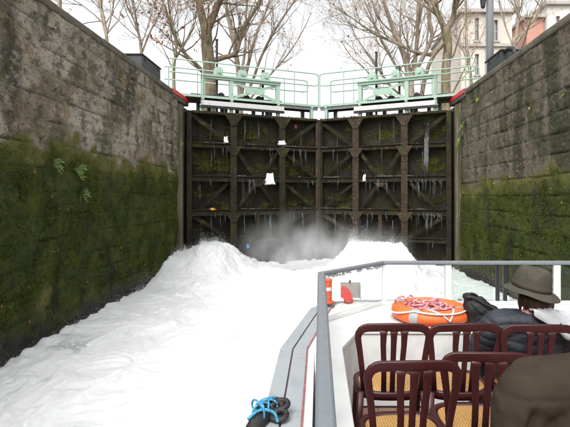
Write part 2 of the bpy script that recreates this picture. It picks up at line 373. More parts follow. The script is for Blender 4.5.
# ------------------------------------------------------------------ lock walls
def wall(s):
    side = 'left' if s < 0 else 'right'
    lab = ('weathered grey stone lock wall with green moss, on the left' if s < 0 else
           'dark mossy stone lock wall behind the boat rail, on the right')
    t = thing('lock_wall', lab, 'wall', (s * (HW + .3), 5, -1.2), 'side walls of the lock')
    ys = np.concatenate([np.linspace(-8, 4.4, 32)[:-1], np.arange(4.4, 12.74, .03)])
    zs = np.arange(-1.2, TOP - .12, .03)
    Y, Z = np.meshgrid(ys, zs, indexing='ij')
    q = s * 17.3
    # eroded courses of squared stone under old render
    ch = .34; row = np.floor((Z + .12 * perlin(Y * .3, 0 * Y, q)) / ch); fz = ((Z + .12 * perlin(Y * .3, 0 * Y, q)) / ch) % 1
    bl = .72; fy = ((Y + row * .43) / bl) % 1
    jd = np.minimum(np.minimum(fz, 1 - fz) * ch, np.minimum(fy, 1 - fy) * bl)
    jt = 1 - sm(.004, .026, jd + .014 * perlin(Y * 9, Z * 9, q))
    show = sm(-.1, .25, fbm(Y * .7, Z * .9, q + 4, 3)) * .65 + .35
    blockoff = perlin(np.floor((Y + row * .43) / bl) * 3.31 + .5, row * 2.77 + .5, q + .5) * .055
    d = fbm(Y * .8, Z * .8, q, 3) * .10 + fbm(Y * 4, Z * 4.5, q + 9, 5, gain=.6) * .075 + np.abs(fbm(Y * 9, Z * 13, q + 3, 4)) * .06
    tilt = (fz - .5) * perlin(np.floor((Y + row * .43) / bl) * 2.11 + .3, row * 3.9 + .2, q + 8.5) * .09
    d = d - jt * .06 * show + (blockoff + tilt) * show
    pits = sm(.18, .34, fbm(Y * 6, Z * 8, q + 31, 3)); d = d - pits * .05
    # moss line: irregular, creeping higher near the camera on the left wall
    tone = np.clip(perlin(np.floor((Y + row * .43) / bl) * 5.37 + .4, row * 4.19 + .6, q + 2.5) * 1.3 + .3 + fbm(Y * 2, Z * 2, q + 50, 3) * .8, 0, 1)
    line = (2.62 + .02 * (12.5 - Y) if s < 0 else 2.15 + .05 * (12.5 - Y)) + fbm(Y * .9, Y * 0, q, 4) * .7
    moss = sm(-.30, .42, line - Z + fbm(Y * 3, Z * 3, q + 2, 4) * .6)
    bare = sm(.20, .34, fbm(Y * .8 + 3, Z * .55, q + 7, 3)) * sm(1.6, .7, Z)
    wet = sm(.42, -.02, Z + fbm(Y * 2, Z * 2, q + 5, 3) * .5)
    moss = moss * (1 - .75 * bare) * (1 - .8 * wet)
    d = d + moss * (.02 + .045 * np.abs(fbm(Y * 5, Z * 5, q + 12, 4)))
    X = s * (HW - d * .8 + .01)
    V = np.stack([X, Y, Z], -1).reshape(-1, 3); a, b = Y.shape
    I = np.arange(a * b).reshape(a, b)
    F = np.stack([I[:-1, :-1], I[1:, :-1], I[1:, 1:], I[:-1, 1:]], -1).reshape(-1, 4)
    if s > 0: F = F[:, ::-1]
    # each squared stone above the moss is a piece of its own; the mossy foot stays one face
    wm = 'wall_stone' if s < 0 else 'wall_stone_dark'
    sid = (np.floor((Y + row * .43) / bl) * 1000 + row).astype(int); sid = np.where((row >= 6) & (Y > 4.6), sid, -1)[:-1, :-1].ravel()
    ATT = [(k_, v_.ravel().astype(np.float32)) for k_, v_ in (('moss', moss), ('wet', wet), ('joint', jt * show), ('tone', tone))]
    for u_ in np.unique(sid):
        fs_ = F[sid == u_]; vi, inv = np.unique(fs_, return_inverse=True)
        o = nmesh('wall_face' if u_ < 0 else 'stone', V[vi], inv.reshape(fs_.shape), wm, t, smooth=True)
        for k_, v_ in ATT:
            at = o.data.attributes.new(k_, 'FLOAT', 'POINT'); at.data.foreach_set('value', v_[vi])
    MB().box((s * (HW + .40), 2.35, 1.755), (.6, 20.7, 5.91)).build('wall_core', 'coping_stone', t)
    # coping stones, each its own piece
    y = -7.6; k = 0; r2 = random.Random(5 + s)
    while y < 12.2:
        L_ = r2.uniform(1.15, 1.5); y2 = min(y + L_, 12.25)
        if 12.25 - y2 < .5: y2 = 12.25
        MB().box((s * (HW + .285 + r2.uniform(-.008, .008)), (y + y2) / 2, TOP - .068), (.60, y2 - y - .012, .13)).build('coping_stone', 'coping_stone', t, bevel=.022, smooth=True)
        y = y2
    # red painted guard on the coping at the gate end
    g = MB(); g.box((s * (HW + .27), 12.98, TOP - .1), (.60, 1.42, .2)); g.build('coping_stone', 'coping_stone', t, bevel=.02, smooth=True)
    g = MB(); g.box((s * (HW - .04), 12.98, TOP - .045), (.014, 1.40, .11)); g.box((s * (HW + .08), 12.98, TOP + .008), (.25, 1.40, .012)); g.build('edge_guard', 'red_paint', t)
    # quoin beside the gate: timber rubbing posts in the recess
    MB().box((s * (HW + .45), 13.35, 1.72), (.6, 1.2, 5.84)).build('gate_recess', 'coping_stone', t)
    for i, (yy, w, xo) in enumerate(((12.86, .19, .05), (13.08, .20, .02), (13.30, .18, .06))):
        MB().box((s * (HW + xo + .05), yy, 1.70), (.18, w, 5.8)).build('timber_post', 'timber', t, bevel=.02, smooth=True)
    # moss tufts
    n = 110000 if s < 0 else 70000
    lo_y = 5.2 if s < 0 else 6.6
    iy = rng.integers(np.searchsorted(ys, lo_y), len(ys) - 1, n * 5); iz = rng.integers(28, len(zs) - 1, n * 5)
    keep = rng.random(n * 5) < moss[iy, iz] ** 1.5 * (.25 + .75 * sm(-.12, .2, fbm(Y[iy, iz] * 2.5, Z[iy, iz] * 2.5, q + 21, 3)))
    iy, iz = iy[keep][:n], iz[keep][:n]; m = len(iy)
    c = np.stack([X[iy, iz], Y[iy, iz], Z[iy, iz]], 1) + rng.normal(0, .03, (m, 3)) * [.12, 1, 1]
    sz = rng.uniform(.005, .017, m)
    out = np.array([-s, 0, 0]); dirn = rng.normal(0, .8, (m, 3)) + [-s * .35, 0, -.6]; dirn /= np.linalg.norm(dirn, axis=1)[:, None]
    sd = np.cross(dirn, rng.normal(0, 1, (m, 3))); sd /= np.linalg.norm(sd, axis=1)[:, None]
    p0 = c; p1 = c + dirn * sz[:, None] + sd * (sz * .38)[:, None]; p2 = c + dirn * (sz * 1.9)[:, None]; p3 = c + dirn * sz[:, None] - sd * (sz * .38)[:, None]
    Q = np.stack([p0, p1, p2, p3], 1); top = (c[:, 2] > line[iy, iz] - .25 + rng.normal(0, .22, m))
    for sel, mm_ in ((~top, 'moss'), (top, 'moss_fringe')):
        k_ = int(sel.sum()); tag(nmesh('moss', Q[sel].reshape(-1, 3), np.arange(4 * k_).reshape(-1, 4), mm_, t), kind='stuff')
    return lambda yy, zz: X[min(np.searchsorted(ys, yy), len(ys) - 1), min(np.searchsorted(zs, zz), len(zs) - 1)]
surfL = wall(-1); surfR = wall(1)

# ------------------------------------------------------------------ lock gate leaves
def leaf(s):
    H = Vector((s * HW, 13.45, 0)); M_ = Vector((0, 15.2, 0)); D = (M_ - H); L = D.length; D.normalize()
    Nn = Vector((0, 0, 1)).cross(D) * (1 if s > 0 else -1)
    if Nn.y > 0: Nn = -Nn                                  # towards the camera
    G = lambda u, v, w=0: H + D * u + Vector((0, 0, EYE + v)) + Nn * w
    lab = ('left leaf of the closed mossy black lock gate, under pale green machinery' if s < 0 else
           'right leaf of the closed lock gate, with rustier upright beams')
    t = thing('lock_gate_leaf', lab, 'lock gate', (H.x, H.y, -1.0), 'leaves of the lock gate')
    def slab(name, u0, u1, v0, v1, w0, w1, m, parent=t, bev=0):
        mb = MB(); vs = [G(u, v, w) for u in (u0, u1) for v in (v0, v1) for w in (w0, w1)]
        mb.add(vs, [(0, 1, 3, 2), (4, 6, 7, 5), (0, 4, 5, 1), (2, 3, 7, 6), (0, 2, 6, 4), (1, 5, 7, 3)])
        return mb.build(name, m, parent, recalc=True, bevel=bev, smooth=False)
    def strip(name, a, b, wd, w0, w1, m, parent=t):        # flat bar in the leaf's plane
        a = Vector(a); b = Vector(b); d = (b - a).normalized(); n = Vector((-d.y, d.x)) * wd / 2
        c = [a - n, a + n, b + n, b - n]; mb = MB()
        vs = [G(p.x, p.y, w0) for p in c] + [G(p.x, p.y, w1) for p in c]
        mb.add(vs, [(3, 2, 1, 0), (4, 5, 6, 7)] + [(i, (i + 1) % 4, 4 + (i + 1) % 4, 4 + i) for i in range(4)])
        return mb.build(name, m, parent, recalc=True)
    rows = [2.48, 1.48, .50, -.50, -1.32, -2.1]; V1, V2 = 1.36, 2.90; cols = [.14, V1, V2, L - .13]
    rust = 'gate_rust' if s > 0 else 'gate_beam'
    # skin plates, one per bay, each dished a little
    for i in range(5):
        for j in range(3):
            mb = MB(); n = 6; u0, u1, v0, v1 = cols[j], cols[j + 1], rows[i + 1], rows[i]
            vs = []; dv = random.uniform(-.02, .02)
            for a in range(n + 1):
                for b in range(n + 1):
                    fa, fb = a / n, b / n
                    vs.append(G(u0 + (u1 - u0) * fa, v0 + (v1 - v0) * fb, -.02 + dv - .06 * math.sin(math.pi * fa) * math.sin(math.pi * fb)))
            fs = [(a * (n + 1) + b, (a + 1) * (n + 1) + b, (a + 1) * (n + 1) + b + 1, a * (n + 1) + b + 1) for a in range(n) for b in range(n)]
            mb.add(vs, fs).build('skin_plate', 'gate_plate', t, smooth=True)
    slab('backing_plate', .02, L - .02, -2.6, 2.44, -.16, -.115, 'gate_plate')
    # posts and beams
    slab('heel_post', 0, .15, -2.4, 2.47, -.11, .26, 'gate_beam', bev=.02)
    slab('mitre_post', L - .155, L - .006, -2.4, 2.46, -.11, .30, rust, bev=.02)
    for k, v in enumerate(rows[:5]):
        h = (.075, .06, .075, .085, .065)[k]
        slab('horizontal_beam', .153, L - .158, v - h, v + (.0 if k == 0 else h), -.10, .225 if k else .27, 'gate_beam', bev=.012)
        if k: slab('ledge', .16, L - .165, v + h + .002, v + h + .022, .0, .27, 'gate_beam')
    for u in (V1, V2):
        slab('vertical_beam', u - .065, u + .065, -2.3, 2.40, -.09, .262, rust, bev=.012)
        slab('flange', u - .10, u + .10, -2.3, 2.399, .264, .284, rust)
        for v in (2.40, 1.50, -.48):                       # flared brackets under the beams
            mb = MB(); c = [(u - .26, v), (u + .26, v), (u + .07, v - .30), (u - .07, v - .30)]
            vs = [G(a, b, .286) for a, b in c] + [G(a, b, .304) for a, b in c]
            mb.add(vs, [(3, 2, 1, 0), (4, 5, 6, 7)] + [(i, (i + 1) % 4, 4 + (i + 1) % 4, 4 + i) for i in range(4)]).build('bracket', rust, t, recalc=True)
        rv = MB()
        for q in range(34):
            for e in (-.075, .075):
                p = G(u + e, 2.3 - q * .125, .286); rv.ell(p, (.016, .016, .016), 6, 3)
        tag(rv.build('rivets', rust, t), kind='stuff')
    um = (V1 + V2) / 2
    slab('short_post', um - .05, um + .05, -1.265, -.557, -.09, .222, rust)
    # diagonal braces
    for a, b in (((V1 + .1, 1.40), (V2 - .1, -.42)), ((V2 - .1, 1.40), (V1 + .1, -.42))):
        strip('brace', a, b, .11, .15 if a[0] < 2 else .17, .165 if a[0] < 2 else .185, 'gate_plate')
    strip('brace', (V2 + .12, 1.58), (L - .2, 2.36), .12, .14, .16, 'gate_plate')
    strip('brace', (.18, 2.36), (V1 - .12, 1.58), .12, .14, .16, 'gate_plate')
    strip('brace', (V2 + .12, 1.38), (L - .2, .6), .10, .10, .12, 'gate_plate')
    strip('brace', (V2 + .12, -1.24), (L - .2, -.58), .13, .14, .16, rust)
    strip('brace', (.18, -.60), (V1 - .12, .40), .10, .12, .14, 'gate_plate')
    strip('brace', (V2 + .12, .40), (L - .2, -.40), .10, .12, .14, 'gate_plate')
    strip('brace', (.18, -.58), (V1 - .12, -1.24), .12, .14, .16, 'gate_plate')
    mb = MB(); cx, cv = um, .49; vs = [G(cx + .22 * math.cos(a), cv + .22 * math.sin(a), w) for w in (.19, .205) for a in [R(22.5 + 45 * i) for i in range(8)]]
    mb.add(vs, [tuple(range(7, -1, -1)), tuple(range(8, 16))] + [(i, (i + 1) % 8, 8 + (i + 1) % 8, 8 + i) for i in range(8)]).build('gusset_plate', rust, t, recalc=True)
    # ------------- walkway and lifting gear on top of the leaf
    gp = 'green_paint'
    for u in (.48, 1.34, 2.82, 3.97):
        slab('walkway_post', u - .05, u + .05, 2.48, 2.84, .02, .13, gp)
        slab('walkway_post', u - .05, u + .05, 2.48, 2.84, -.75, -.64, gp)
        slab('bearer', u - .04, u + .04, 2.842, 2.90, -.80, .16, gp)
    slab('walkway_deck', .0, L - .02, 2.902, 2.935, -.78, .12, 'walkway_steel')
    slab('deck_edge', -.45, L - .02, 2.89, 2.96, .123, .15, gp); slab('deck_edge', -.45, L - .02, 2.89, 2.96, -.815, -.785, gp)
    slab('joist', -.3, L - .1, 2.79, 2.838, -.3, -.2, 'black_iron'); slab('joist', 2.9, L - .1, 2.79, 2.885, .06, .12, 'walkway_steel')
    slab('white_beam', .46, 2.98, 2.66, 2.80, .165, .225, 'white_beam', bev=.006)
    slab('beam_foot', .40, 3.0, 2.60, 2.656, .10, .20, 'black_iron')
    # truss
    for u in (.50, 1.34, 2.82):
        slab('truss_post', u - .06, u + .06, 2.962, 3.48, -.02, .10, gp)
    slab('truss_beam', .44, 2.90, 3.482, 3.57, -.04, .12, gp); slab('truss_beam', .44, 2.90, 3.572, 3.60, -.10, .16, gp)
    um2 = (1.34 + 2.82) / 2
    for a, b in (((1.40, 3.46), (um2, 3.24)), ((2.76, 3.46), (um2, 3.24)), ((1.40, 2.99), (um2, 3.22)), ((2.76, 2.99), (um2, 3.22))):
        strip('truss_brace', a, b, .085, .04, .055 + .002 * (a[0] > 2), gp)
    mb = MB(); c = [(um2 - .34, 3.23), (um2 - .24, 3.33), (um2 + .24, 3.33), (um2 + .34, 3.23), (um2 + .24, 3.13), (um2 - .24, 3.13)]
    vs = [G(a, b, .06) for a, b in c] + [G(a, b, .074) for a, b in c]
    mb.add(vs, [tuple(range(5, -1, -1)), tuple(range(6, 12))] + [(i, (i + 1) % 6, 6 + (i + 1) % 6, 6 + i) for i in range(6)]).build('truss_plate', gp, t, recalc=True)
    for u in (.95, 1.68, 2.42):
        g = slab('gear_box', u - .13, u + .13, 3.602, 3.80, -.09, .13, gp, bev=.02)
        slab('gear_lid', u - .09, u + .09, 3.802, 3.85, -.06, .10, gp, parent=g)
        mb = MB(); mb.tube([G(u, 3.70, .13), G(u, 3.70, .17)], .05, 10); mb.build('hand_wheel_hub', gp, g)
    tops = ((.95, 4.72), (2.40, 3.98)) if s < 0 else ((2.36, 4.52), (1.62, 4.02))
    for u, v in tops:
        k = slab('rack_rod', u - .03, u + .03, 2.484, v, -.19, -.13, 'black_iron')
        if s < 0 and u < 1 or s > 0 and u > 2:
            slab('rod_cap', u - .042, u + .042, v, v + .03, -.205, -.115, 'black_iron', parent=k)
    # cross pipes and levers low in the machinery
    mb = MB(); mb.tube([G(.2, 3.06, -.3), G(L - 1.2, 3.06, -.3)], .025, 8); mb.build('drive_shaft', 'black_iron', t)
    for k_, u in enumerate((.75, 1.15, 1.62, 2.15, 2.6)):
        slab('gear_bracket', u - .05, u + .05, 2.50, 2.786 + .0, -.42, -.31, 'black_iron')
    for u in (1.1, 1.9, 2.3): 
        mb = MB(); mb.tube([G(u, 3.06, -.32), G(u, 3.06, -.24)], .11, 14); mb.build('gear_wheel', 'black_iron', t)
    # handrails: front and back
    for w, k in ((.14, 0), (-.80, 1)):
        e = L - .07; a = -.50 if s < 0 else -.62
        hr = MB()
        pts = [G(a, 3.93, w), G(e - .14, 3.97, w), G(e - .04, 3.94, w), G(e, 3.85, w), G(e, 3.70, w), G(e - .04, 3.61, w), G(e - .14, 3.575, w), G(a, 3.55, w)]
        if s > 0: pts = [G(a + .3, 3.55, w), G(a + .05, 3.56, w), G(a - .04, 3.65, w), G(a - .04, 3.85, w), G(a + .06, 3.94, w)] + pts[1:]
        hr.tube(pts, .021, 7)
        h = hr.build('handrail', gp, t, smooth=True)
        for u in (-.38, .48, 3.35, L - .09):
            if u < 0: up = 3.93
            else: up = 3.96
            q = MB(); q.tube([G(u, 2.95, w), G(u, up, w)], .018 if 0 < u < L - .5 else .02, 6); q.build('baluster', gp, h)
    # yellow-green moss sagging at the foot of the upper bays
    C_ = []; q_ = random.Random(20 + s)
    for (j, i, wgt) in ((0, 0, .5), (0, 1, 1.2), (1, 0, .6), (2, 0, .9), (2, 1, 1.2), (1, 1, .3), (0, 2, .3), (2, 2, .3)):
        for kk in range(int(3 * wgt + .6)):
            cu = q_.uniform(cols[j] + .25, cols[j + 1] - .25); wd = q_.uniform(.25, .6); bv = rows[i + 1] + q_.uniform(.12, .5)
            for z in range(int(800 * wd * (.6 + wgt) / .3)):
                f = q_.gauss(0, .5); u_ = min(max(cu + f * wd, cols[j] + .09), cols[j + 1] - .09)
                if math.sin(u_ * 31 + bv * 17) + math.sin(u_ * 53 + s) < -.7: continue
                C_.append(G(u_, bv + .3 * f * f * wd + q_.expovariate(1 / .08), -.012 - .05 * math.sin(math.pi * (u_ - cols[j]) / (cols[j + 1] - cols[j]))))
    if C_:
        c_ = np.array([tuple(p) for p in C_]); m_ = len(c_); dr = rng.normal(0, .7, (m_, 3)) + np.array(Nn) * .35 + [0, 0, -.7]; dr /= np.linalg.norm(dr, axis=1)[:, None]
        sd_ = np.cross(dr, rng.normal(0, 1, (m_, 3))); sd_ /= np.linalg.norm(sd_, axis=1)[:, None]; z_ = rng.uniform(.007, .019, m_)[:, None]
        V_ = np.stack([c_, c_ + dr * z_ + sd_ * z_ * .5, c_ + dr * z_ * 1.8, c_ + dr * z_ - sd_ * z_ * .5], 1).reshape(-1, 3)
        tag(nmesh('moss', V_, np.arange(4 * m_).reshape(-1, 4), 'gate_moss', t), kind='stuff')
    # fallen red leaves along the top beam
    mb = MB(); rr = random.Random(3 + s)
    for q in range(120):
        u = rr.choice([rr.uniform(2.9, 4.1), rr.uniform(.3, L)]); p = G(u, 2.485 + rr.random() * .02, rr.uniform(.0, .26)); a = rr.uniform(0, 6.28); r_ = rr.uniform(.02, .045)
        d1 = Vector((math.cos(a), math.sin(a), rr.uniform(-.1, .7))) * r_; d2 = Vector((-math.sin(a), math.cos(a), rr.uniform(-.1, .7))) * r_ * .7
        mb.add([p - d1, p - d2 * .8, p + d1, p + d2], [(0, 1, 2, 3)])
    o = mb.build('fallen_leaves', 'litter_red'); tag(o, 'small red fallen leaves along the top of the %s gate leaf' % ('left' if s < 0 else 'right'), 'leaves', kind='stuff')
    # water trickling from the ledges
    mb = MB()
    def trickle(u, v0, v1, w, r0):
        n = max(4, int((v0 - v1) / .09)); pts = []
        for i in range(n + 1):
            f = i / n; pts.append(G(u + rr.uniform(-.012, .012), v0 + (v1 - v0) * f, w + .03 * math.sin(f * 1.6)))
        for e in range(3):
            ox = rr.gauss(0, .016); k0 = rr.randint(0, n // 3); k1 = rr.randint(max(k0 + 2, n // 2), n)
            mb.tube([p + D * (ox + rr.gauss(0, .004)) for p in pts[k0:k1 + 1]], [r0 * rr.uniform(.1, .6) for _ in pts[k0:k1 + 1]], 4)
    for i in range(4):
        top = rows[i + 1] + .05
        for j in range(3):
            dens = (11 if (i == 1 and j == 1) else 5) if s < 0 else (26 if (i in (1, 2) and j == (0 if s > 0 else 2)) else (12 if i == 1 and j == 1 else 4))
            for q in range(int(dens * .7)):
                u = rr.uniform(cols[j] + .12, cols[j + 1] - .12)
                trickle(u, top - .05, top - rr.uniform(.12, .75), .285 if rr.random() < .5 else .24, rr.uniform(.002, .006))
    for u, v0, v1 in ((.75, 1.4, .6), (.72, 2.36, 1.55), (1.75, 2.36, 1.6), (2.2, 2.3, 1.56), (3.6, 2.3, .55), (1.72, -.56, -1.3), (2.52, -.56, -1.3), (.7, -.56, -1.28), (3.6, -.56, -1.28)):
        trickle(u, v0, v1, .05 if v0 > -.4 else .245, .006)
    if s > 0:
        for q in range(30): trickle(.72 + rr.gauss(0, .03), rr.uniform(1.2, 2.0), rr.uniform(.55, 1.0), .24 + rr.random() * .05, .005)
    for q in range(700):                                   # splash beads on the ledges
        i = rr.choice([1, 2, 2, 2, 3]); u = rr.uniform(.2, L - .2)
        if fbm(np.array(u * 2.1), np.array(i * 3.3), np.array(s * 5.5), 2) < 0: continue
        mb.ell(G(u, rows[i] + (0, .06, .075, .085)[i] + .022 + rr.random() * .02, .2 + rr.random() * .08), (rr.uniform(.004, .02), .008, .006), 5, 3)
    tag(mb.build('leaking_water', 'trickle', None, smooth=True), 'thin white trickles of water leaking down the %s gate leaf' % ('left' if s < 0 else 'right'), 'water', kind='stuff')
    return G
GL = leaf(-1); GRt = leaf(1)

# litter caught on the gate
def rag(name, lab, p, w, h, m, seed):
    n = 7; r_ = random.Random(seed); vs = []
    for a in range(n):
        for b in range(n):
            fa, fb = a / (n - 1) - .5, b / (n - 1) - .5
            vs.append((p.x + fa * w * (1 - .35 * fb) + r_.uniform(-.1, .1) * w, p.y - .04 + .05 * math.sin(fa * 7 + fb * 3) + r_.uniform(-.012, .012), p.z + fb * h + .12 * h * fa + r_.uniform(-.06, .06) * h))
    fs = [(a * n + b, (a + 1) * n + b, (a + 1) * n + b + 1, a * n + b + 1) for a in range(n - 1) for b in range(n - 1)]
    me = MB(); me.add(vs, fs); o = me.build(name, m, None, smooth=True)
    so = o.modifiers.new('thick', 'SOLIDIFY'); so.thickness = .006
    return tag(o, lab, 'litter', 'litter caught on the gate')
rag('plastic_bag', 'largest white plastic bag caught on the left gate leaf', P(270, 179, 13.95), .26, .34, 'rag_white', 1)
rag('plastic_scrap', 'small white scrap on the upper bracket nearest the left wall', P(226, 140, 13.45), .12, .18, 'rag_white', 2)
rag('plastic_scrap', 'white scrap beside the second upright beam of the left gate leaf', P(282, 143, 14.1), .22, .12, 'rag_white', 3)
rag('plastic_scrap', 'tiny white scrap on the first upright of the right gate leaf', P(364, 178, 14.1), .09, .2, 'rag_white', 4)
rag('plastic_scrap', 'yellow scrap of litter low on the left gate leaf', P(213, 209, 13.4), .16, .06, 'litter_yellow', 5)
rag('plastic_scrap', 'blue scrap of litter just above the foam', P(248, 246, 13.75), .09, .12, 'litter_blue', 6)
rag('plastic_scrap', 'red scrap hanging near the top of the left gate leaf', P(296, 127, 14.4), .07, .10, 'litter_red', 8)

# ------------------------------------------------------------------ foaming water
def foam():
    xs = np.arange(-4.05, 4.06, .024); ys = np.arange(1.2, 15.3, .026)
    X, Y = np.meshgrid(xs, ys, indexing='ij')
    wx = X + fbm(X * .8, Y * .5, 3.3, 3) * 1.3; wy = Y + fbm(X * .7, Y * .6, 8.1, 3) * 1.6
    wx2 = wx + fbm(wx * 2.2, wy * 1.6, 13.0, 3) * .5; wy2 = wy + fbm(wx * 2.2, wy * 1.6, 17.0, 3) * .6
    big = fbm(wx * .8, wy * .5, 1.0, 4) * .34
    rid = fbm(wx2 * 1.7, wy2 * .8, 5.0, 5, ridged=True) * .20
    fine = fbm(wx2 * 7, wy2 * 3.6, 9.0, 4, ridged=True) * .05
    froth = fbm(X * 15, Y * 12, 71.0, 3) * (.018 + .03 * sm(9, 12.5, Y))
    Z = WZ - .05 + big * (.45 + .55 * sm(6, 11, Y)) + rid * .9 + fine + froth
    # boiling mounds where the sluices discharge below the gate
    n1 = fbm(X * 2.2, Y * 2.2, 20.2, 3) * .30
    rag_ = fbm(X * 5, Y * 4, 33.0, 4, ridged=True) * .42 + fbm(X * 14, Y * 11, 36.0, 3) * .18
    jx = X + .25 * fbm(Y * 1.2, X * 1.5, 90.0, 3)
    m1 = np.exp(-(np.maximum(np.abs(jx + 2.83) - .22, 0) / .30) ** 2) * np.exp(-(np.maximum(np.abs(Y - 12.85) - .35, 0) / .9) ** 2)
    m1w = np.exp(-(np.maximum(-jx - 0 - 3.9, 0) + np.maximum(jx + 3.15, 0)) ** 2 / .62) * sm(9.8, 12.9, Y) * .52
    m2 = np.exp(-(np.maximum(np.abs(jx - 1.62) - .62, 0) / .45) ** 2) * np.exp(-(np.maximum(np.abs(Y - 12.85) - .35, 0) / 1.0) ** 2)
    mm = np.clip(m1 + m2 + m1w, 0, 1)
    Z = Z + (m1 * .26 + m2 * .74) * (1 + n1) + m1w * (1 + n1) + mm * rag_ * .5
    Z = np.minimum(Z, .66 + .3 * rag_ * .4 + .05 * fbm(X * 9, Y * 9, 3.0, 2))
    Z = Z + .10 * np.exp(-((X + 3.9) / .35) ** 2) * (fbm(Y * 1.5, X * 0, 44.0, 3) + .1) * 3
    sw = fbm(wx2 * 1.3, wy2 * .9, 61.0, 5, ridged=True)
    thin = sm(.16, -.05, sw) * (.22 + .78 * sm(9.5, 5.0, Y) * sm(-.2, -2.0, X))
    V = np.stack([X, Y, Z], -1).reshape(-1, 3); a, b = X.shape; I = np.arange(a * b).reshape(a, b)
    F = np.stack([I[:-1, :-1], I[1:, :-1], I[1:, 1:], I[:-1, 1:]], -1).reshape(-1, 4)
    o = nmesh('water', V, F, 'foam', None, smooth=True)
    at = o.data.attributes.new('thin', 'FLOAT', 'POINT'); at.data.foreach_set('value', thin.ravel().astype(np.float32))
    tag(o, kind='structure')
    zf = lambda x, y: Z[int(np.clip((x + 4.05) / .024, 0, a - 1)), int(np.clip((y - 1.2) / .026, 0, b - 1))]
    # flying droplets: clumps along the left wall and round both mounds
    pts = []; rs = []
    def clump(x, y, n, sx, sy, up, r0):
        for i in range(int(n * 1.7)):
            dx, dy = random.gauss(0, sx), random.gauss(0, sy); h = random.expovariate(1 / up)
            px, py = x + dx, y + dy
            if abs(px) > 3.8: px = math.copysign(3.8 - random.random() * .05, px)
            pts.append((px, py, zf(px, py) + h)); rs.append(r0 * .62 * random.uniform(.35, 1.0) * (1 if h < up else .7))
    for y in np.arange(5.4, 12.8, .10):
        k = max(0., float(fbm(np.array(y * 1.3), np.array(2.2), np.array(7.7), 3)) + .14)
        clump(-3.66, y, int(220 * k) + 20, .12, .1, .03 + .14 * k, .008)
    for y in (9.1, 9.35, 9.7, 10.2, 10.35): clump(-3.55, y, 260, .09, .12, .13, .008)
    clump(-2.85, 12.5, 2600, .40, .3, .05, .011); clump(-3.4, 12.3, 1200, .3, .4, .06, .010)
    for i in range(14): clump(random.uniform(.55, 2.3), random.uniform(12.1, 12.8), 260, .09, .09, random.uniform(.05, .14), .009)
    for i in range(12): clump(random.uniform(.45, 1.2), random.uniform(12.1, 12.8), 240, .08, .09, random.uniform(.10, .26), .009)
    for i in range(9): clump(random.uniform(-3.3, -2.4), random.uniform(12.2, 12.8), 200, .07, .09, random.uniform(.05, .12), .009)
    for i in range(2600): clump(random.uniform(-3.6, 3.4), random.uniform(10.8, 13.9), 1, .05, .05, .05, .010)
    for i in range(900): clump(random.uniform(-3.6, -.4), random.uniform(4.4, 11.0), 1, .05, .05, .02, .005)
    pts = np.array(pts); rs = np.array(rs)
    oc = np.array([(1, 0, 0), (-1, 0, 0), (0, 1, 0), (0, -1, 0), (0, 0, 1.2), (0, 0, -1.2)], float)
    of = np.array([(0, 2, 4), (2, 1, 4), (1, 3, 4), (3, 0, 4), (2, 0, 5), (1, 2, 5), (3, 1, 5), (0, 3, 5)])
    V = (pts[:, None] + oc[None] * rs[:, None, None]).reshape(-1, 3); F = (of[None] + 6 * np.arange(len(pts))[:, None, None]).reshape(-1, 3)
    tag(nmesh('spray', V, F, 'spray', None, smooth=True), 'white droplets of spray flying over the foaming water', 'spray', kind='stuff')
foam()

# mist hanging before the foot of the gate
def mist(c, r, dens, lab):
    nm = 'mist%d' % len(MAT)
    m = bpy.data.materials.new(nm); m.use_nodes = True; MAT[nm] = m; N = m.node_tree.nodes; L = m.node_tree.links; N.clear()
    tc = N.new('ShaderNodeTexCoord'); mp = N.new('ShaderNodeMapping'); mp.inputs['Scale'].default_value = (1 / r[0], 1 / r[1], 1 / r[2])
    g = N.new('ShaderNodeTexGradient'); g.gradient_type = 'QUADRATIC_SPHERE'
    nz = N.new('ShaderNodeTexNoise'); nz.inputs['Scale'].default_value = 1.6; nz.inputs['Detail'].default_value = 3
    mr = N.new('ShaderNodeMapRange'); mr.inputs['From Min'].default_value = .35; mr.inputs['From Max'].default_value = .7; mr.inputs['To Max'].default_value = dens * 2
    mu = N.new('ShaderNodeMath'); mu.operation = 'MULTIPLY'
    v = N.new('ShaderNodeVolumePrincipled'); v.inputs['Color'].default_value = (.95, .96, .97, 1); o = N.new('ShaderNodeOutputMaterial')
    L.new(tc.outputs['Object'], mp.inputs[0]); L.new(mp.outputs[0], g.inputs[0]); L.new(tc.outputs['Object'], nz.inputs['Vector'])
    L.new(nz.outputs['Fac'], mr.inputs['Value']); L.new(g.outputs['Fac'], mu.inputs[0]); L.new(mr.outputs[0], mu.inputs[1])
    L.new(mu.outputs[0], v.inputs['Density']); L.new(v.outputs[0], o.inputs['Volume'])
    mb = MB(); mb.ell((0, 0, 0), r, 24, 14); ob = mb.build('mist', nm, None, smooth=True); ob.location = c
    tag(ob, lab, 'mist', kind='stuff')
mist((-.45, 13.3, .35), (2.4, 1.3, 1.45), 1.5, 'pale spray mist hanging before the middle of the gate')
mist((1.5, 13.0, .5), (1.5, 1.0, .9), .7, 'pale spray mist over the foam mound right of the gate middle')

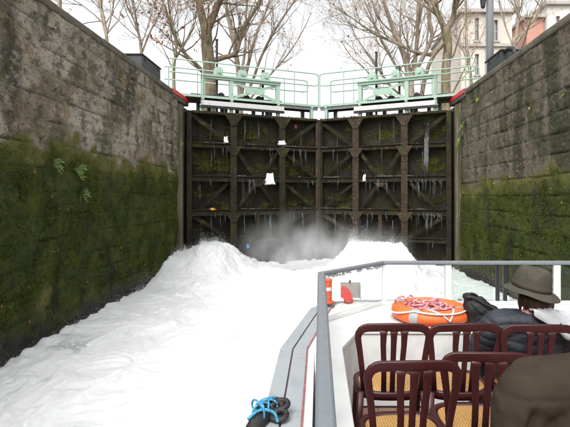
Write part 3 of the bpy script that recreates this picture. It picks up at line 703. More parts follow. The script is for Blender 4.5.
# ------------------------------------------------------------------ the tour boat
FL = .40                         # floor of the seating well
BC = 1.68                        # the boat's middle line
def boat():
    t = thing('tour_boat', 'white and grey tour boat with glass railing round its open front deck', 'boat', (BC, 3.0, WZ))
    mx = lambda x: 2 * BC - x
    # hull outline (port side, then mirrored)
    port = [(-.34, -6), (-.34, 4.05), (-.20, 4.9), (-.10, 5.5), (.10, 5.82), (.5, 5.95)]
    out = port + [(mx(x), y) for x, y in reversed(port)]
    ins = lambda d: [(x + d, y) for x, y in port[:5]] + [(.5 + d * .3, 5.95 - d)] + [(mx(.5 + d * .3), 5.95 - d)] + [(mx(x + d), y) for x, y in reversed(port[:5])]
    def ring(name, o1, o2, z0, z1, m, bev=0):
        n = len(o1); vs = [(x, y, z) for z in (z0, z1) for o_ in (o1, o2) for x, y in o_]; fs = []
        for i in range(n - 1):
            a, b = i, i + 1
            fs += [(2 * n + a, 2 * n + b, 3 * n + b, 3 * n + a), (a, n + a, n + b, b), (a, b, 2 * n + b, 2 * n + a), (n + a, 3 * n + a, 3 * n + b, n + b)]
        mb = MB(); mb.add(vs, fs); return mb.build(name, m, t, recalc=True)
    MB().prism(out[::-1], -.75, .27).build('hull', 'hull_grey', t, recalc=True)
    ring('hull_side', out, ins(.30), .272, .55, 'hull_grey')
    ring('gunwale', out, ins(.105), .552, .66, 'hull_grey')
    ring('gunwale_seam', ins(.105), ins(.118), .552, .648, 'seam_dark')
    ring('side_deck', ins(.118), ins(.232), .552, .655, 'hull_grey')
    ring('red_stripe', ins(.232), ins(.244), .552, .664, 'red_line')
    ring('side_deck_inner', ins(.244), ins(.30), .552, .65, 'boat_white')
    # bow deck beyond the glass
    bow = [(x + .30, y) for x, y in port[1:5]] + [(.6, 5.65)]
    bowp = [(-.035, 3.6)] + bow + [(mx(x), y) for x, y in reversed(bow)] + [(mx(-.035), 3.6)]
    MB().prism(bowp[::-1], .274, .70).build('bow_deck', 'boat_white', t, recalc=True)
    # outer wall of the well and floor
    rl = [(.018, -5.8), (.018, 3.64), (.59, 4.25), (mx(.59), 4.25), (mx(.018), 3.64), (mx(.018), -5.8)]
    il = [(.155, -5.8), (.155, 3.05), (.30, 3.46), (mx(.30), 3.46), (mx(.155), 3.05), (mx(.155), -5.8)]
    def band(name, o1, o2, z0, z1, m, parent=t, bev=0):
        n = len(o1); vs = [(x, y, z) for z in (z0, z1) for o_ in (o1, o2) for x, y in o_]; fs = []
        for i in range(n - 1):
            a, b = i, i + 1
            fs += [(2 * n + a, 2 * n + b, 3 * n + b, 3 * n + a), (a, n + a, n + b, b), (a, b, 2 * n + b, 2 * n + a), (n + a, 3 * n + a, 3 * n + b, n + b)]
        fs += [(0, 2 * n, 3 * n, n), (n - 1, 2 * n - 1, 4 * n - 1, 3 * n - 1)]
        mb = MB(); mb.add(vs, fs); return mb.build(name, m, parent, recalc=True, bevel=bev)
    def off(pl, d):                # grow the outline outward by d
        return [(x - d if i < 2 else (x + d if i > 3 else x), y + (d if i in (2, 3) else (d * .4 if i in (1, 4) else 0))) for i, (x, y) in enumerate(pl)]
    band('coaming_top', off(rl, .03), il, .96, 1.0, 'boat_white', bev=.008)
    band('coaming_wall', off(rl, .022), off(rl, -.004), .702, .958, 'boat_white')
    band('well_panel', off(rl, -.006), [(x + (.0 if i < 3 else 0), y) for i, (x, y) in enumerate([(.15, -5.8), (.15, 3.06), (.298, 3.472), (mx(.298), 3.472), (mx(.15), 3.06), (mx(.15), -5.8)])], .42, .956, 'boat_panel')
    MB().box((BC, -1.1, .33), (3.06, 9.1, .1)).build('well_sole', 'boat_panel', t)
    # floor boards
    nb = 22; w = 3.03 / nb
    for i in range(nb):
        MB().box((.165 + w * (i + .5), -1.1, FL - .0), (w - .004, 9.12, .02)).build('floor_board', 'deck_brown', t).location.z += 0
    # railing
    R_ = MB(); zt = 1.385
    R_.tube([(x, y, zt) for x, y in rl], .029, 12, flat=.62, ref=(0, 0, 1), sq=3.2)
    tr = R_.build('top_rail', 'rail_grey', t, smooth=False, recalc=True)
    sill = band('glass_sill', off(rl, .012), off(rl, -.022), 1.001, 1.035, 'boat_white', bev=.005)
    def pane(a, b, m, gap=.012):
        a = Vector((a[0], a[1], 0)); b = Vector((b[0], b[1], 0)); d = (b - a).normalized(); a = a + d * gap; b = b - d * gap
        MB().bar(a + Vector((0, 0, 1.2)), b + Vector((0, 0, 1.2)), .008, .326).build('glass_pane', m, t)
    def post(x, y, w, m, ang=0):
        MB().box((x, y, 1.2), (w, .035, .333), Matrix.Rotation(ang, 3, 'Z')).build('rail_post', m, t, bevel=.004)
    FY = 4.25
    ch = (.59 - .018, FY - 3.64)
    pane(rl[1], rl[2], 'glass_clear', .03)
    for k in range(5): pane((.018, -4.6 + k * 1.65 - .02), (.018, -3.0 + k * 1.65), 'glass_clear'); post(.018, -3.0 + k * 1.65 + .015, .03, 'rail_grey', R(90))
    post(.60, FY, .035, 'boat_white')
    xs = [(.60, 1.19, 'glass_clear'), (1.19, 1.635, 'glass_green'), (1.725, 2.19, 'glass_green'), (2.19, mx(.60), 'glass_green')]
    for a, b, m in xs: pane((a + .02, FY), (b - .02, FY), m)
    post(1.19, FY, .058, 'boat_white'); post(2.19, FY, .062, 'boat_white'); post(1.645, FY, .03, 'black_frame'); post(1.715, FY, .03, 'black_frame'); post(mx(.60), FY, .035, 'boat_white')
    MB().box((1.68, FY, 1.2), (.026, .02, .32)).build('gate_gap_seal', 'glass_green', t)
    pane(rl[3], rl[4], 'glass_clear', .03)
    for k in range(4): pane((mx(.018), -3.0 + k * 1.65), (mx(.018), -1.4 + k * 1.65), 'glass_clear')
    # clips holding the panes
    for x in (.75, 1.05, 1.3, 1.52, 1.85, 2.08): MB().box((x, FY - .006, 1.042), (.03, .03, .022)).build('pane_clip', 'rail_grey', t)
    # drops of water hanging under the rail and running on the panes
    mb = MB(); rr = random.Random(4)
    for i in range(46):
        f = rr.random() ** 1.3; x = .018 + ch[0] * f; y = 3.64 + ch[1] * f
        mb.ell((x + .006, y - .006, 1.362 - rr.random() * .012), (.007 + rr.random() * .012, .005, .006 + rr.random() * .008), 6, 4)
    for i in range(260):
        x = rr.choice([rr.uniform(1.22, 1.62), rr.uniform(.65, 2.6)]); r_ = rr.uniform(.0008, .0022)
        mb.ell((x, FY - .006, rr.uniform(1.05, 1.36)), (r_, .001, r_ * 1.3), 5, 3)
    for i in range(40):
        mb.ell((.018 + rr.uniform(-.02, .02), rr.uniform(.9, 3.6), 1.4035), (.0018, .0025, .0012), 6, 3)
    tag(mb.build('water_drops', 'drop', t, smooth=True), kind='stuff')
    return t
boat()

# things on the bow deck behind the corner pane
def cylinder():  # plain orange upright with a white band, its kind left open
    b = P(328, 301, 5.62); b.z = .70
    t = thing('cylinder', 'small orange cylinder with a white band on the bow deck', 'cylinder', b)
    m = MB(); m.lathe([(.062, 0), (.062, .02), (.047, .03), (.047, .255), (.052, .262), (.052, .285), (.04, .295)], 20, Matrix.Translation(b)); m.build('column', 'bow_orange', t, smooth=False)
    m = MB(); m.lathe([(.050, .15), (.0505, .152), (.0505, .19), (.050, .192)], 20, Matrix.Translation(b)); m.build('band', 'rope_white', t)
    m = MB(); m.lathe([(.08, -.0), (.08, .012), (.063, .014)], 20, Matrix.Translation(b)); m.build('foot_plate', 'bow_orange', t)
cylinder()
def bow_box():  # red disc sector with grey boards on short legs, its kind left open
    b = P(350, 300, 5.60); b.z = .70
    t = thing('red_grey_box', 'red disc sector between grey boards on the bow deck', 'boat light', b)
    for dx in (-.075, .075):
        MB().box((b.x + dx * .6 - .02, b.y, b.z + .03), (.018, .018, .06)).build('leg', 'bow_orange', t)
    MB().box((b.x + .005, b.y + .05, b.z + .15), (.235, .02, .19)).build('grey_board', 'board_grey', t, bevel=.004)
    MB().box((b.x + .12, b.y - .01, b.z + .15), (.014, .10, .18)).build('grey_side', 'board_grey', t)
    m = MB(); pts = [(0, 0)] + [(.125 * math.cos(R(a)), .125 * math.sin(R(a))) for a in range(-45, 91, 9)]
    n = len(pts); z0 = b.z + .09; 
    vs = [(b.x - .11 + q[0], b.y - .07 + .0, z0 + q[1] * .9) for q in pts] + [(b.x - .11 + q[0], b.y + .038, z0 + q[1] * .9) for q in pts]
    m.add(vs, [tuple(range(n)), tuple(range(2 * n - 1, n - 1, -1))] + [(i, n + i, n + (i + 1) % n, (i + 1) % n) for i in range(n)]); m.build('red_sector', 'sector_red', t, recalc=True)
    m = MB(); m.tube([(b.x, b.y + .03, b.z + .246), (b.x, b.y + .03, b.z + .27)], .012, 8); m.build('knob', 'black_frame', t)
bow_box()

# ------------------------------------------------------------------ chairs
def make_chair():
    t = thing('chair', 'x', 'chair')
    mb = MB(); pts = []
    prof = [(.168, .44, -.180), (.178, .56, -.198), (.193, .68, -.217), (.206, .765, -.231)]
    for x, z, y in prof: pts.append((-x, y, z))
    for a in (25, 50, 75): pts.append((-.206 + .052 - .052 * math.cos(R(a)), -.234 - .001 * a / 30, .768 + .056 * math.sin(R(a))))
    for f in np.linspace(-.15, .15, 9): pts.append((f, -.238 - .026 * (1 - (f / .15) ** 2), .826 + .010 * (1 - (f / .15) ** 2)))
    for a in (75, 50, 25): pts.append((.206 - .052 + .052 * math.cos(R(a)), -.234 - .001 * a / 30, .768 + .056 * math.sin(R(a))))
    for x, z, y in reversed(prof): pts.append((x, y, z))
    n = len(pts); rr = [.016, .016, .017, .019] + [.021, .0225, .023] + [.0235] * 9 + [.023, .0225, .021] + [.019, .017, .016, .016]
    mb.tube(pts, rr, 16, flat=.42, ref=(0, 1, .12), sq=5)
    fr = mb.build('back_frame', 'burgundy', t, smooth=True, world=False)
    for x0, x1 in ((-.060, -.050), (0, 0), (.060, .050)):
        mb = MB(); mb.tube([(x1, -.184, .43), (x1 * .8 + x0 * .2, -.213, .58), (x0, -.241, .72), (x0, -.255, .79), (x0, -.259, .815)], [.0155, .0155, .0165, .019, .026], 14, flat=[.42, .42, .4, .36, .26], ref=(0, 1, .15), sq=5)
        mb.build('slat', 'burgundy', t, smooth=True, world=False)
    # seat ring: rounded square
    def seat_pts(sx, sy0, sy1, e=3.0, n=32):
        o = []
        for k in range(n):
            a = 2 * math.pi * k / n; c, s_ = math.cos(a), math.sin(a)
            x = sx * math.copysign(abs(c) ** (2 / e), c) * (1 + .06 * s_); y = math.copysign(abs(s_) ** (2 / e), s_)
            o.append((x, (sy0 + sy1) / 2 + y * (sy1 - sy0) / 2))
        return o
    o1 = seat_pts(.212, -.20, .175); o2 = seat_pts(.180, -.17, .145)
    mb = MB(); n = len(o1)
    vs = [(x, y, .385) for x, y in o1] + [(x, y, .424) for x, y in o1] + [(x * .98, y * .98, .432) for x, y in o1] + [(x, y, .428) for x, y in o2] + [(x, y, .39) for x, y in o2]
    fs = [(r * n + k, r * n + (k + 1) % n, ((r + 1) % 5) * n + (k + 1) % n, ((r + 1) % 5) * n + k) for r in range(5) for k in range(n)]
    mb.add(vs, fs).build('seat_frame', 'burgundy', t, smooth=True, recalc=True, world=False)
    mb = MB(); vs = [(0, .01, .438)]
    for f, z in ((.35, .437), (.7, .434), (.93, .428), (1.0, .421)): vs += [(x * f, (y - .015) * f + .015, z) for x, y in o2]
    fs = [(0, 1 + k, 1 + (k + 1) % n) for k in range(n)] + [(1 + r * n + k, 1 + (r + 1) * n + k, 1 + (r + 1) * n + (k + 1) % n, 1 + r * n + (k + 1) % n) for r in range(3) for k in range(n)]
    mb.add(vs, fs).build('seat_pad', 'cane', t, smooth=True, recalc=True, world=False)
    for sx in (-1, 1):
        mb = MB(); mb.tube([(sx * .185, -.182, .43), (sx * .198, -.20, .25), (sx * .215, -.245, 0)], [.021, .020, .016], 10, flat=.75, ref=(0, 1, 0), sq=3); mb.build('rear_leg', 'burgundy', t, smooth=True, world=False)
        mb = MB(); mb.tube([(sx * .18, .13, .40), (sx * .19, .14, .22), (sx * .20, .155, 0)], [.024, .021, .016], 10, flat=.8, ref=(0, 1, 0), sq=3); mb.build('front_leg', 'burgundy', t, smooth=True, world=False)
        mb = MB(); mb.tube([(sx * .19, -.18, .37), (sx * .188, 0, .385), (sx * .185, .13, .37)], .010, 8, flat=1.4, ref=(0, 0, 1)); mb.build('side_rail', 'burgundy', t, smooth=True, world=False)
    return t
ch0 = make_chair()
GRP = 'burgundy chairs in rows on the deck'
# x, y of the back's top edge, turn, label
spots = [(.432, 2.66, 0, 'burgundy chair nearest the orange lifebuoy, leftmost of the far row'),
         (.85, 2.66, 2, 'burgundy chair in the far row, left of the person in the hat'),
         (1.27, 2.64, -2, 'burgundy chair in which the person in the hat sits'),
         (.425, 2.06, 2, 'leftmost burgundy chair of the near row, its whole back in view'),
         (.80, 2.17, -3, 'burgundy chair partly hidden by the olive brown coat'),
         (.77, 1.04, 0, 'burgundy chair under the person in the olive brown coat')]
for i, (x, y, a, lab) in enumerate(spots):
    c = ch0 if i == 0 else copy_tree(ch0)
    c.rotation_euler.z = R(a); o = Matrix.Rotation(R(a), 3, 'Z') @ Vector((0, -.25, 0))
    c.location = (x - o.x, y - o.y, FL + .011); tag(c, lab, 'chair', GRP)

# ------------------------------------------------------------------ lifebuoy
def lifebuoy():
    c = Vector((.91, 3.765, 1.0)); RR = .245; r_ = .072; hz = .058
    t = thing('lifebuoy', 'orange lifebuoy with grey bands lying flat on the white foredeck', 'lifebuoy', c)
    def ringpt(a, b, k=1.0): return Vector((c.x + (RR + r_ * k * math.cos(b)) * math.cos(a), c.y + (RR + r_ * k * math.cos(b)) * math.sin(a), c.z + hz + .003 + hz * k * math.sin(b)))
    def seg(name, a0, a1, k, m, n=40, q=16):
        mb = MB(); full = abs(a1 - a0) > 6.2; vs = [ringpt(a0 + (a1 - a0) * i / n, 2 * math.pi * j / q, k) for i in range(n if full else n + 1) for j in range(q)]
        fs = [(i * q + j, ((i + 1) % n if full else i + 1) * q + j, ((i + 1) % n if full else i + 1) * q + (j + 1) % q, i * q + (j + 1) % q) for i in range(n) for j in range(q)]
        return mb.add(vs, fs).build(name, m, t, smooth=True)
    seg('ring', 0, 2 * math.pi, 1, 'orange', 64, 18)
    bands = [R(a) for a in (62, 152, 232, 332)]
    for a in bands: seg('reflective_band', a - .11, a + .11, 1.03, 'tape_grey', 8, 18)
    for i, a in enumerate(bands):                       # grab rope slung from band to band
        a2 = bands[(i + 1) % 4]; a2 = a2 if a2 > a else a2 + 2 * math.pi; pts = []
        for k in range(19):
            f = k / 18; s_ = math.sin(math.pi * f); b = .95 - .75 * s_ * (1 if i != 2 else .3)
            pts.append(ringpt(a + (a2 - a) * f, b, 1.12 + .14 * s_))
        MB().tube(pts, .0075, 7).build('grab_rope', 'rope_white', t, smooth=True)
    # V of white cord tied at the near side
    for da in (-.42, .36):
        pts = [ringpt(R(282), -.05, 1.16), ringpt(R(282) + da * .35, .75, 1.12), ringpt(R(282) + da, 1.6, 1.10), ringpt(R(282) + da * 1.5, 2.2, 1.12)]
        MB().tube(pts, .0075, 7).build('cord', 'rope_white', t, smooth=True)
    # pink throwing line heaped in and over the ring
    t2 = thing('throwing_line', 'pink and white rope heaped inside the orange lifebuoy', 'rope', (c.x, c.y, c.z))
    rr = random.Random(9); pts = []; 
    for k in range(190):
        a = k * .42 + rr.uniform(-.2, .2); rad = .17 * (.35 + .65 * abs(math.sin(k * .113))) + rr.uniform(-.02, .02)
        pts.append((c.x - .01 + rad * math.cos(a) * 1.1, c.y + .0 + rad * math.sin(a) * .9, c.z + .014 + .105 * (k / 190) ** .6 * rr.uniform(.75, 1.1) + .012 * math.sin(k * 1.7)))
    MB().tube(pts, .0075, 6).build('coil', 'rope_pink', t2, smooth=True)
    for bx, by, hh, w in ((-.235, .05, .06, .045), (-.165, .02, .075, .035), (-.11, -.02, .05, .05), (.06, .08, .03, .06)):
        lp = [(c.x + bx + w * math.cos(a), c.y + by + .03 * math.sin(a * 2), c.z + .108 + hh * .5 + hh * .5 * math.sin(a)) for a in np.linspace(-1.9, 5.0, 18)]
        MB().tube(lp, .0075, 6).build('loop', 'rope_pink', t2, smooth=True)
    m = MB(); m.tube([(c.x + .33 * f - .25, c.y - .30 - .01 * math.sin(f * 9), c.z + .0085) for f in np.linspace(0, 1, 14)], .0075, 6); m.build('tail', 'rope_pink', t2, smooth=True)
    m = MB(); m.tube([(.83, 3.52, 1.01), (.815, 3.445, 1.0), (.81, 3.435, .80), (.79, 3.44, .55), (.785, 3.42, .425), (.80, 3.3, .42)], .0075, 6); m.build('tail', 'rope_pink', t2, smooth=True)
lifebuoy()

# ------------------------------------------------------------------ fender bundle on the gunwale
def fender():
    c = Vector((-.30, 2.76, .66))
    t = thing('fender', 'black rubber fender tied with blue rope on the grey gunwale', 'fender', c)
    ax = [(-.17, -.36, -.30), (-.145, -.28, -.17), (-.11, -.19, -.06), (-.065, -.09, .01), (-.03, -.03, .035), (.005, .03, .045)]
    MB().tube([c + Vector(q) for q in ax], [.05, .058, .056, .05, .042, .03], 16, flat=.9).build('body', 'rubber_black', t, smooth=True)
    for i, (dx, dy, dz, w, tl) in enumerate(((.05, .06, .05, .06, .7), (-.03, .03, .04, .05, 1.2), (.06, -.01, .03, .045, .1), (.02, .05, .045, .055, .3), (.03, .09, .05, .045, -.4), (-.02, .06, .06, .05, .9), (.045, .03, .03, .04, 1.5), (.01, .10, .03, .05, 2.2))):
        pts = []
        for a in np.linspace(0, 6.28, 19):
            q = Vector((w * math.cos(a), w * .8 * math.sin(a) * math.cos(tl), .02 + w * .5 * (1 + math.sin(a + tl)) * .6)); pts.append(c + Vector((dx, dy, dz - .03)) + q)
        MB().tube(pts, .018, 8).build('loop', 'rubber_black', t, smooth=True)
    rr = random.Random(2)
    for i in range(6):
        pts = [];cx, cy, cz = -.055 + rr.uniform(-.03, .05), -.02 + rr.uniform(-.05, .07), .045
        tl = rr.uniform(0, 3)
        for a in np.linspace(0, 6.28, 17):
            pts.append(c + Vector((cx + .055 * math.cos(a) * math.cos(tl) , cy + .055 * math.cos(a) * math.sin(tl) * .9, cz + .038 * math.sin(a) + .02)))
        MB().tube(pts, .0065, 7).build('rope', 'rope_blue', t, smooth=True)
    MB().tube(spline([c + Vector(q) for q in ((-.11, -.10, .05), (-.05, -.06, .085), (.03, -.05, .07), (.06, -.07, .02))]), .009, 7).build('rope', 'rope_blue', t, smooth=True)
    MB().tube(spline([c + Vector(q) for q in ((-.10, .02, .03), (-.06, .06, .08), (0, .07, .10), (.03, .10, .09))]), .009, 7).build('rope', 'rope_blue', t, smooth=True)
    MB().tube([c + Vector(q) for q in ((.05, .10, .02), (.075, .16, .03), (.085, .20, .02))], .003, 5).build('rope_end', 'rubber_black', t)
fender()

# ------------------------------------------------------------------ people
def blob(name, mb, m, parent, voxel=.012, smooth=6, disp=None):
    me = bpy.data.meshes.new(name); me.from_pydata(mb.v, [], mb.f)
    bm = bmesh.new(); bm.from_mesh(me); bmesh.ops.recalc_face_normals(bm, faces=bm.faces); bm.to_mesh(me); bm.free()
    o = bpy.data.objects.new(name, me); C.objects.link(o)
    rm = o.modifiers.new('r', 'REMESH'); rm.mode = 'VOXEL'; rm.voxel_size = voxel
    s_ = o.modifiers.new('s', 'SMOOTH'); s_.iterations = smooth; s_.factor = .5
    dg = bpy.context.evaluated_depsgraph_get(); ev = o.evaluated_get(dg); m2 = bpy.data.meshes.new_from_object(ev)
    o.modifiers.clear(); o.data = m2; bpy.data.meshes.remove(me); m2.name = name
    n = len(m2.vertices); co = np.empty(n * 3); m2.vertices.foreach_get('co', co); co = co.reshape(-1, 3)
    if disp is not None:
        no = np.empty(n * 3); m2.vertices.foreach_get('normal', no); no = no.reshape(-1, 3); co = co + no * disp(co)[:, None]
    off = Vector((0, 0, 0)); p = parent
    while p is not None: off += p.location; p = p.parent
    co = co - np.array(off); m2.vertices.foreach_set('co', co.ravel())
    m2.polygons.foreach_set('use_smooth', np.ones(len(m2.polygons), bool)); m2.materials.clear(); m2.materials.append(MAT[m]); m2.update()
    o.parent = parent; return o
def limb(mb, pts, rs, flat=1.0, n=14, ref=None):          # tapered tube with round ends
    P_ = [Vector(p) for p in pts]; mb.tube(P_, rs, n, flat=flat, ref=ref)
    fl = flat if not isinstance(flat, (list, tuple)) else 1
    mb.ell(P_[0], (rs[0],) * 3, 12, 7); mb.ell(P_[-1], (rs[-1],) * 3, 12, 7)
def hand(mb, wrist, d, up, side):                          # palm and five bent fingers
    d = Vector(d).normalized(); up = Vector(up); up = (up - d * up.dot(d)).normalized(); sd = d.cross(up) * side; w = Vector(wrist)
    mb.tube([w, w + d * .04, w + d * .085], [.026, .038, .038], 10, flat=.42, ref=up)
    for i, L_ in enumerate((.068, .078, .072, .055)):
        b = w + d * .08 + sd * (.027 - .018 * i)
        mb.tube([b, b + d * L_ * .45 - up * .008, b + d * L_ * .72 - up * .032, b + d * L_ * .8 - up * .052], [.0095, .009, .0085, .0075], 8)
    b = w + d * .03 + sd * .034
    mb.tube([b, b + d * .03 + sd * .022 - up * .012, b + d * .058 + sd * .026 - up * .03], [.012, .011, .009], 8)
def head(mb, c, yaw, s=1.0):
    M = Matrix.Rotation(yaw, 3, 'Z'); q = lambda x, y, z: Vector(c) + M @ (Vector((x, y, z)) * s)
    mb.ell(q(0, -.01, .03), (.074 * s, .094 * s, .088 * s), 20, 12, M); mb.ell(q(0, .022, -.045), (.056 * s, .062 * s, .072 * s), 18, 10, M)
    mb.tube([q(0, .086, .022), q(0, .104, -.012), q(0, .098, -.026)], [.008, .014, .012], 8)     # nose
    mb.ell(q(0, .082, -.058), (.022 * s, .010 * s, .007 * s), 8, 5, M); mb.ell(q(0, .080, -.070), (.019 * s, .010 * s, .007 * s), 8, 5, M)
    mb.ell(q(0, .068, -.10), (.02 * s, .018 * s, .016 * s), 8, 5, M)
    for e in (-1, 1):
        mb.ell(q(e * .076, -.005, -.012), (.010 * s, .020 * s, .032 * s), 8, 6, M); mb.ell(q(e * .030, .078, .030), (.02 * s, .012 * s, .006 * s), 8, 5, M)
    return q

def person_hat():
    base = Vector((1.27, 2.93, FL + .01))
    t = thing('person', 'seated person in olive brimmed hat and dark quilted jacket with pale hood', 'person', base)
    x0 = 1.28
    hip = Vector((x0, 2.93, .945)); ch = Vector((x0 + .01, 2.85, 1.14)); nb = Vector((x0 + .02, 2.81, 1.265)); hc = Vector((1.315, 2.86, 1.415)); yaw = R(33)
    shl = Vector((x0 - .165, 2.84, 1.21)); shr = Vector((x0 + .195, 2.82, 1.20))
    ell_ = Vector((x0 - .245, 2.95, 1.02)); elr = Vector((x0 + .265, 2.93, 1.01)); wl = Vector((x0 - .10, 3.14, .995)); wr = Vector((x0 + .13, 3.13, .99))
    kl = Vector((x0 - .12, 3.32, .89)); kr = Vector((x0 + .12, 3.32, .89)); al = Vector((x0 - .12, 3.33, .50)); ar = Vector((x0 + .12, 3.35, .50))
    b = MB(); q = head(b, hc, yaw)
    limb(b, [nb, hc + Vector((0, -.02, -.06))], [.055, .05]); b.tube([hip, ch, nb], [.14, .15, .06], 16, flat=.65, ref=(0, 1, .2))
    for sh, el_, w_ in ((shl, ell_, wl), (shr, elr, wr)):
        limb(b, [nb + (sh - nb) * .3, sh], [.055, .055]); limb(b, [sh, el_], [.05, .04]); limb(b, [el_, w_], [.04, .026])
    for k_, a_, e in ((kl, al, -1), (kr, ar, 1)):
        limb(b, [hip + Vector((e * .09, 0, 0)), k_], [.08, .055]); limb(b, [k_, a_], [.052, .036]); limb(b, [a_ + Vector((0, -.03, -.05)), a_ + Vector((0, .13, -.065))], [.035, .03])
    hand(b, wl, (.75, .5, -.25), (0, .2, 1), 1); hand(b, wr, (-.75, .5, -.25), (0, .2, 1), -1)
    blob('body', b, 'skin', t, .0065, 2)
    for e in (-1, 1):
        m = MB(); m.ell(q(e * .030, .074, .014), (.013, .012, .011), 10, 6); ey = m.build('eye', 'eye_white', t, smooth=True)
        m = MB(); m.ell(q(e * .030, .0845, .014), (.006, .004, .006), 8, 5); m.build('iris', 'black_frame', ey)
    # quilted jacket
    j = MB(); j.tube(spline([hip + Vector((0, .0, -.06)), hip + Vector((0, -.01, .06)), ch, nb + Vector((0, -.01, -.05)), nb + Vector((0, .0, .015))]),
                     [.205, .21, .215, .217, .22, .224, .226, .228, .228, .224, .215, .20, .18, .155, .14, .125, .11, .10, .095, .092, .09], 22, flat=.68, ref=(0, 1, .2))
    for sh, el_, w_ in ((shl, ell_, wl), (shr, elr, wr)):
        j.tube(spline([nb + (sh - nb) * .25 + Vector((0, 0, -.03)), sh, sh + (el_ - sh) * .5 + Vector(((sh.x - x0) * .12, -.01, .01)), el_, w_ + (el_ - w_) * .45, w_], 4),
               [.085, .087, .089, .09, .09, .09, .09, .09, .088, .086, .084, .08, .078, .074, .07, .066, .063, .06, .056, .052, .05], 16)
        j.ell(w_, (.05,) * 3); j.ell(sh, (.09,) * 3)
    def quilt(co):
        d = (co - np.array(nb)) ; s_ = (co[:, 2] - .35 * co[:, 1]) + .05 * np.abs(co[:, 0] - x0) + .006 * np.sin(co[:, 0] * 31)
        w = np.abs(np.sin(s_ * math.pi / .055)) ** .4
        return (w - .8) * .011 + fbm(co[:, 0] * 11, co[:, 1] * 11, co[:, 2] * 14, 4) * .014
    blob('jacket', j, 'jacket_navy', t, .0075, 3, quilt)
    # pale hood thrown back over the right shoulder, with folds
    nu, nv = 40, 26; vs = []
    for iu in range(nu):
        u = iu / (nu - 1)
        for iv in range(nv):
            v = iv / (nv - 1); drop = .035 + .115 * min(1, u * 2.2) ** .8 - .02 * u
            # v = 0 in front of the shoulder, ridge near v = .45, hem behind at v = 1
            yy = 2.90 - .20 * v - .025 * math.sin(math.pi * v); ridge = 1.334 - .035 * u - .05 * u * u + .012 * math.sin(u * 9)
            zz = ridge - .045 * max(0, .45 - v) ** 2 * 12 - drop * max(0, (v - .45) / .55) ** 1.6
            fold = .010 * math.sin(v * 9 + u * 5 + 1.2 * math.sin(u * 4)) + .007 * math.sin(v * 17 - u * 8)
            vs.append((x0 - .02 + .40 * u + .03 * (v - .5) * math.sin(u * 6), yy - fold * .7, zz + fold))
    h = MB(); h.add(vs, [(i * nv + k, (i + 1) * nv + k, (i + 1) * nv + k + 1, i * nv + k + 1) for i in range(nu - 1) for k in range(nv - 1)])
    ho = h.build('hood', 'hood_grey', t, smooth=True, recalc=True)
    so = ho.modifiers.new('thick', 'SOLIDIFY'); so.thickness = .014; so.offset = 0
    sb = ho.modifiers.new('round', 'SUBSURF'); sb.levels = 1; sb.render_levels = 1
    # hair under the hat
    M = Matrix.Rotation(yaw, 3, 'Z'); h = MB()
    h.ell(hc + M @ Vector((0, -.022, .02)), (.088, .092, .09), 20, 12, M); h.ell(hc + M @ Vector((.0, -.045, -.055)), (.082, .062, .065), 18, 10, M)
    for k in range(34):
        a = R(-205 + 230 * k / 33); p = hc + M @ Vector((.083 * math.cos(a), -.02 + .088 * math.sin(a), -.02))
        if (M.inverted() @ (p - hc)).y > .045: continue
        o_ = (p - hc).normalized(); L_ = random.uniform(.055, .105)
        h.tube([p, p + o_ * .012 + Vector((0, 0, -L_ * .5)), p + o_ * random.uniform(.0, .02) + Vector((random.uniform(-.012, .012), 0, -L_))], [.016, .015, .006], 7)
    blob('hair', h, 'hair', t, .006, 1, lambda co: fbm(co[:, 0] * 60, co[:, 1] * 60, co[:, 2] * 9, 2) * .008)
    # hat: crown, band and drooping brim
    hcn = Vector((1.315, 2.855, 1.425)); HM = Matrix.Translation(hcn) @ Matrix.Rotation(R(10), 4, 'Y') @ Matrix.Rotation(R(4), 4, 'X')
    def hatpart(name, prof, m, wob=0, ax=(1.0, 1.08), parent=t, dent=False):
        mb = MB(); n = 48; vs = []
        for i, (r_, z_) in enumerate(prof):
            for k in range(n):
                a = 2 * math.pi * k / n
                dz = wob * (r_ - .105) * (.55 * math.sin(2 * a + .6) + .28 * math.sin(3 * a + 1.0) + .15 * math.sin(5 * a))
                if dent: dz -= .012 * max(0, (z_ - .10) / .05) * math.exp(-(math.cos(a) / .5) ** 2 - 0) 
                rr = r_ * (1 + .012 * math.sin(3 * a + i * .3) + .01 * math.sin(7 * a + i))
                vs.append(HM @ Vector((rr * ax[0] * math.cos(a), rr * ax[1] * math.sin(a), z_ + dz)))
        m_ = len(prof); fs = [(i * n + k, i * n + (k + 1) % n, (i + 1) * n + (k + 1) % n, (i + 1) * n + k) for i in range(m_ - 1) for k in range(n)]
        if prof[-1][0] < .02: fs.append(tuple((m_ - 1) * n + k for k in range(n)))
        o = mb.add(vs, fs).build(name, m, parent, smooth=True)
        return o
    ht = hatpart('hat', [(.112, .0), (.1125, .02), (.110, .045), (.106, .07), (.101, .092), (.094, .110), (.084, .124), (.070, .133), (.052, .138), (.03, .139), (.012, .139)], 'hat', dent=True)
    br = hatpart('brim', [(.104, .006), (.118, .002), (.135, -.008), (.150, -.014), (.163, -.021), (.1655, -.023), (.164, -.026), (.150, -.020), (.130, -.012), (.106, -.001)], 'hat', wob=.22, parent=ht)
    hatpart('hat_band', [(.1125, .004), (.1155, .005), (.1145, .034), (.111, .035)], 'hat_band', parent=ht)
    # trousers and shoes
    p = MB(); p.tube([hip + Vector((0, -.06, -.01)), hip + Vector((0, .10, -.01))], [.15, .16], 16, flat=.62, ref=(0, 0, 1))
    for k_, a_, e in ((kl, al, -1), (kr, ar, 1)):
        limb(p, [hip + Vector((e * .09, 0, 0)), k_], [.088, .064]); limb(p, [k_, a_], [.06, .052])
    blob('trousers', p, 'trousers', t, .012, 4)
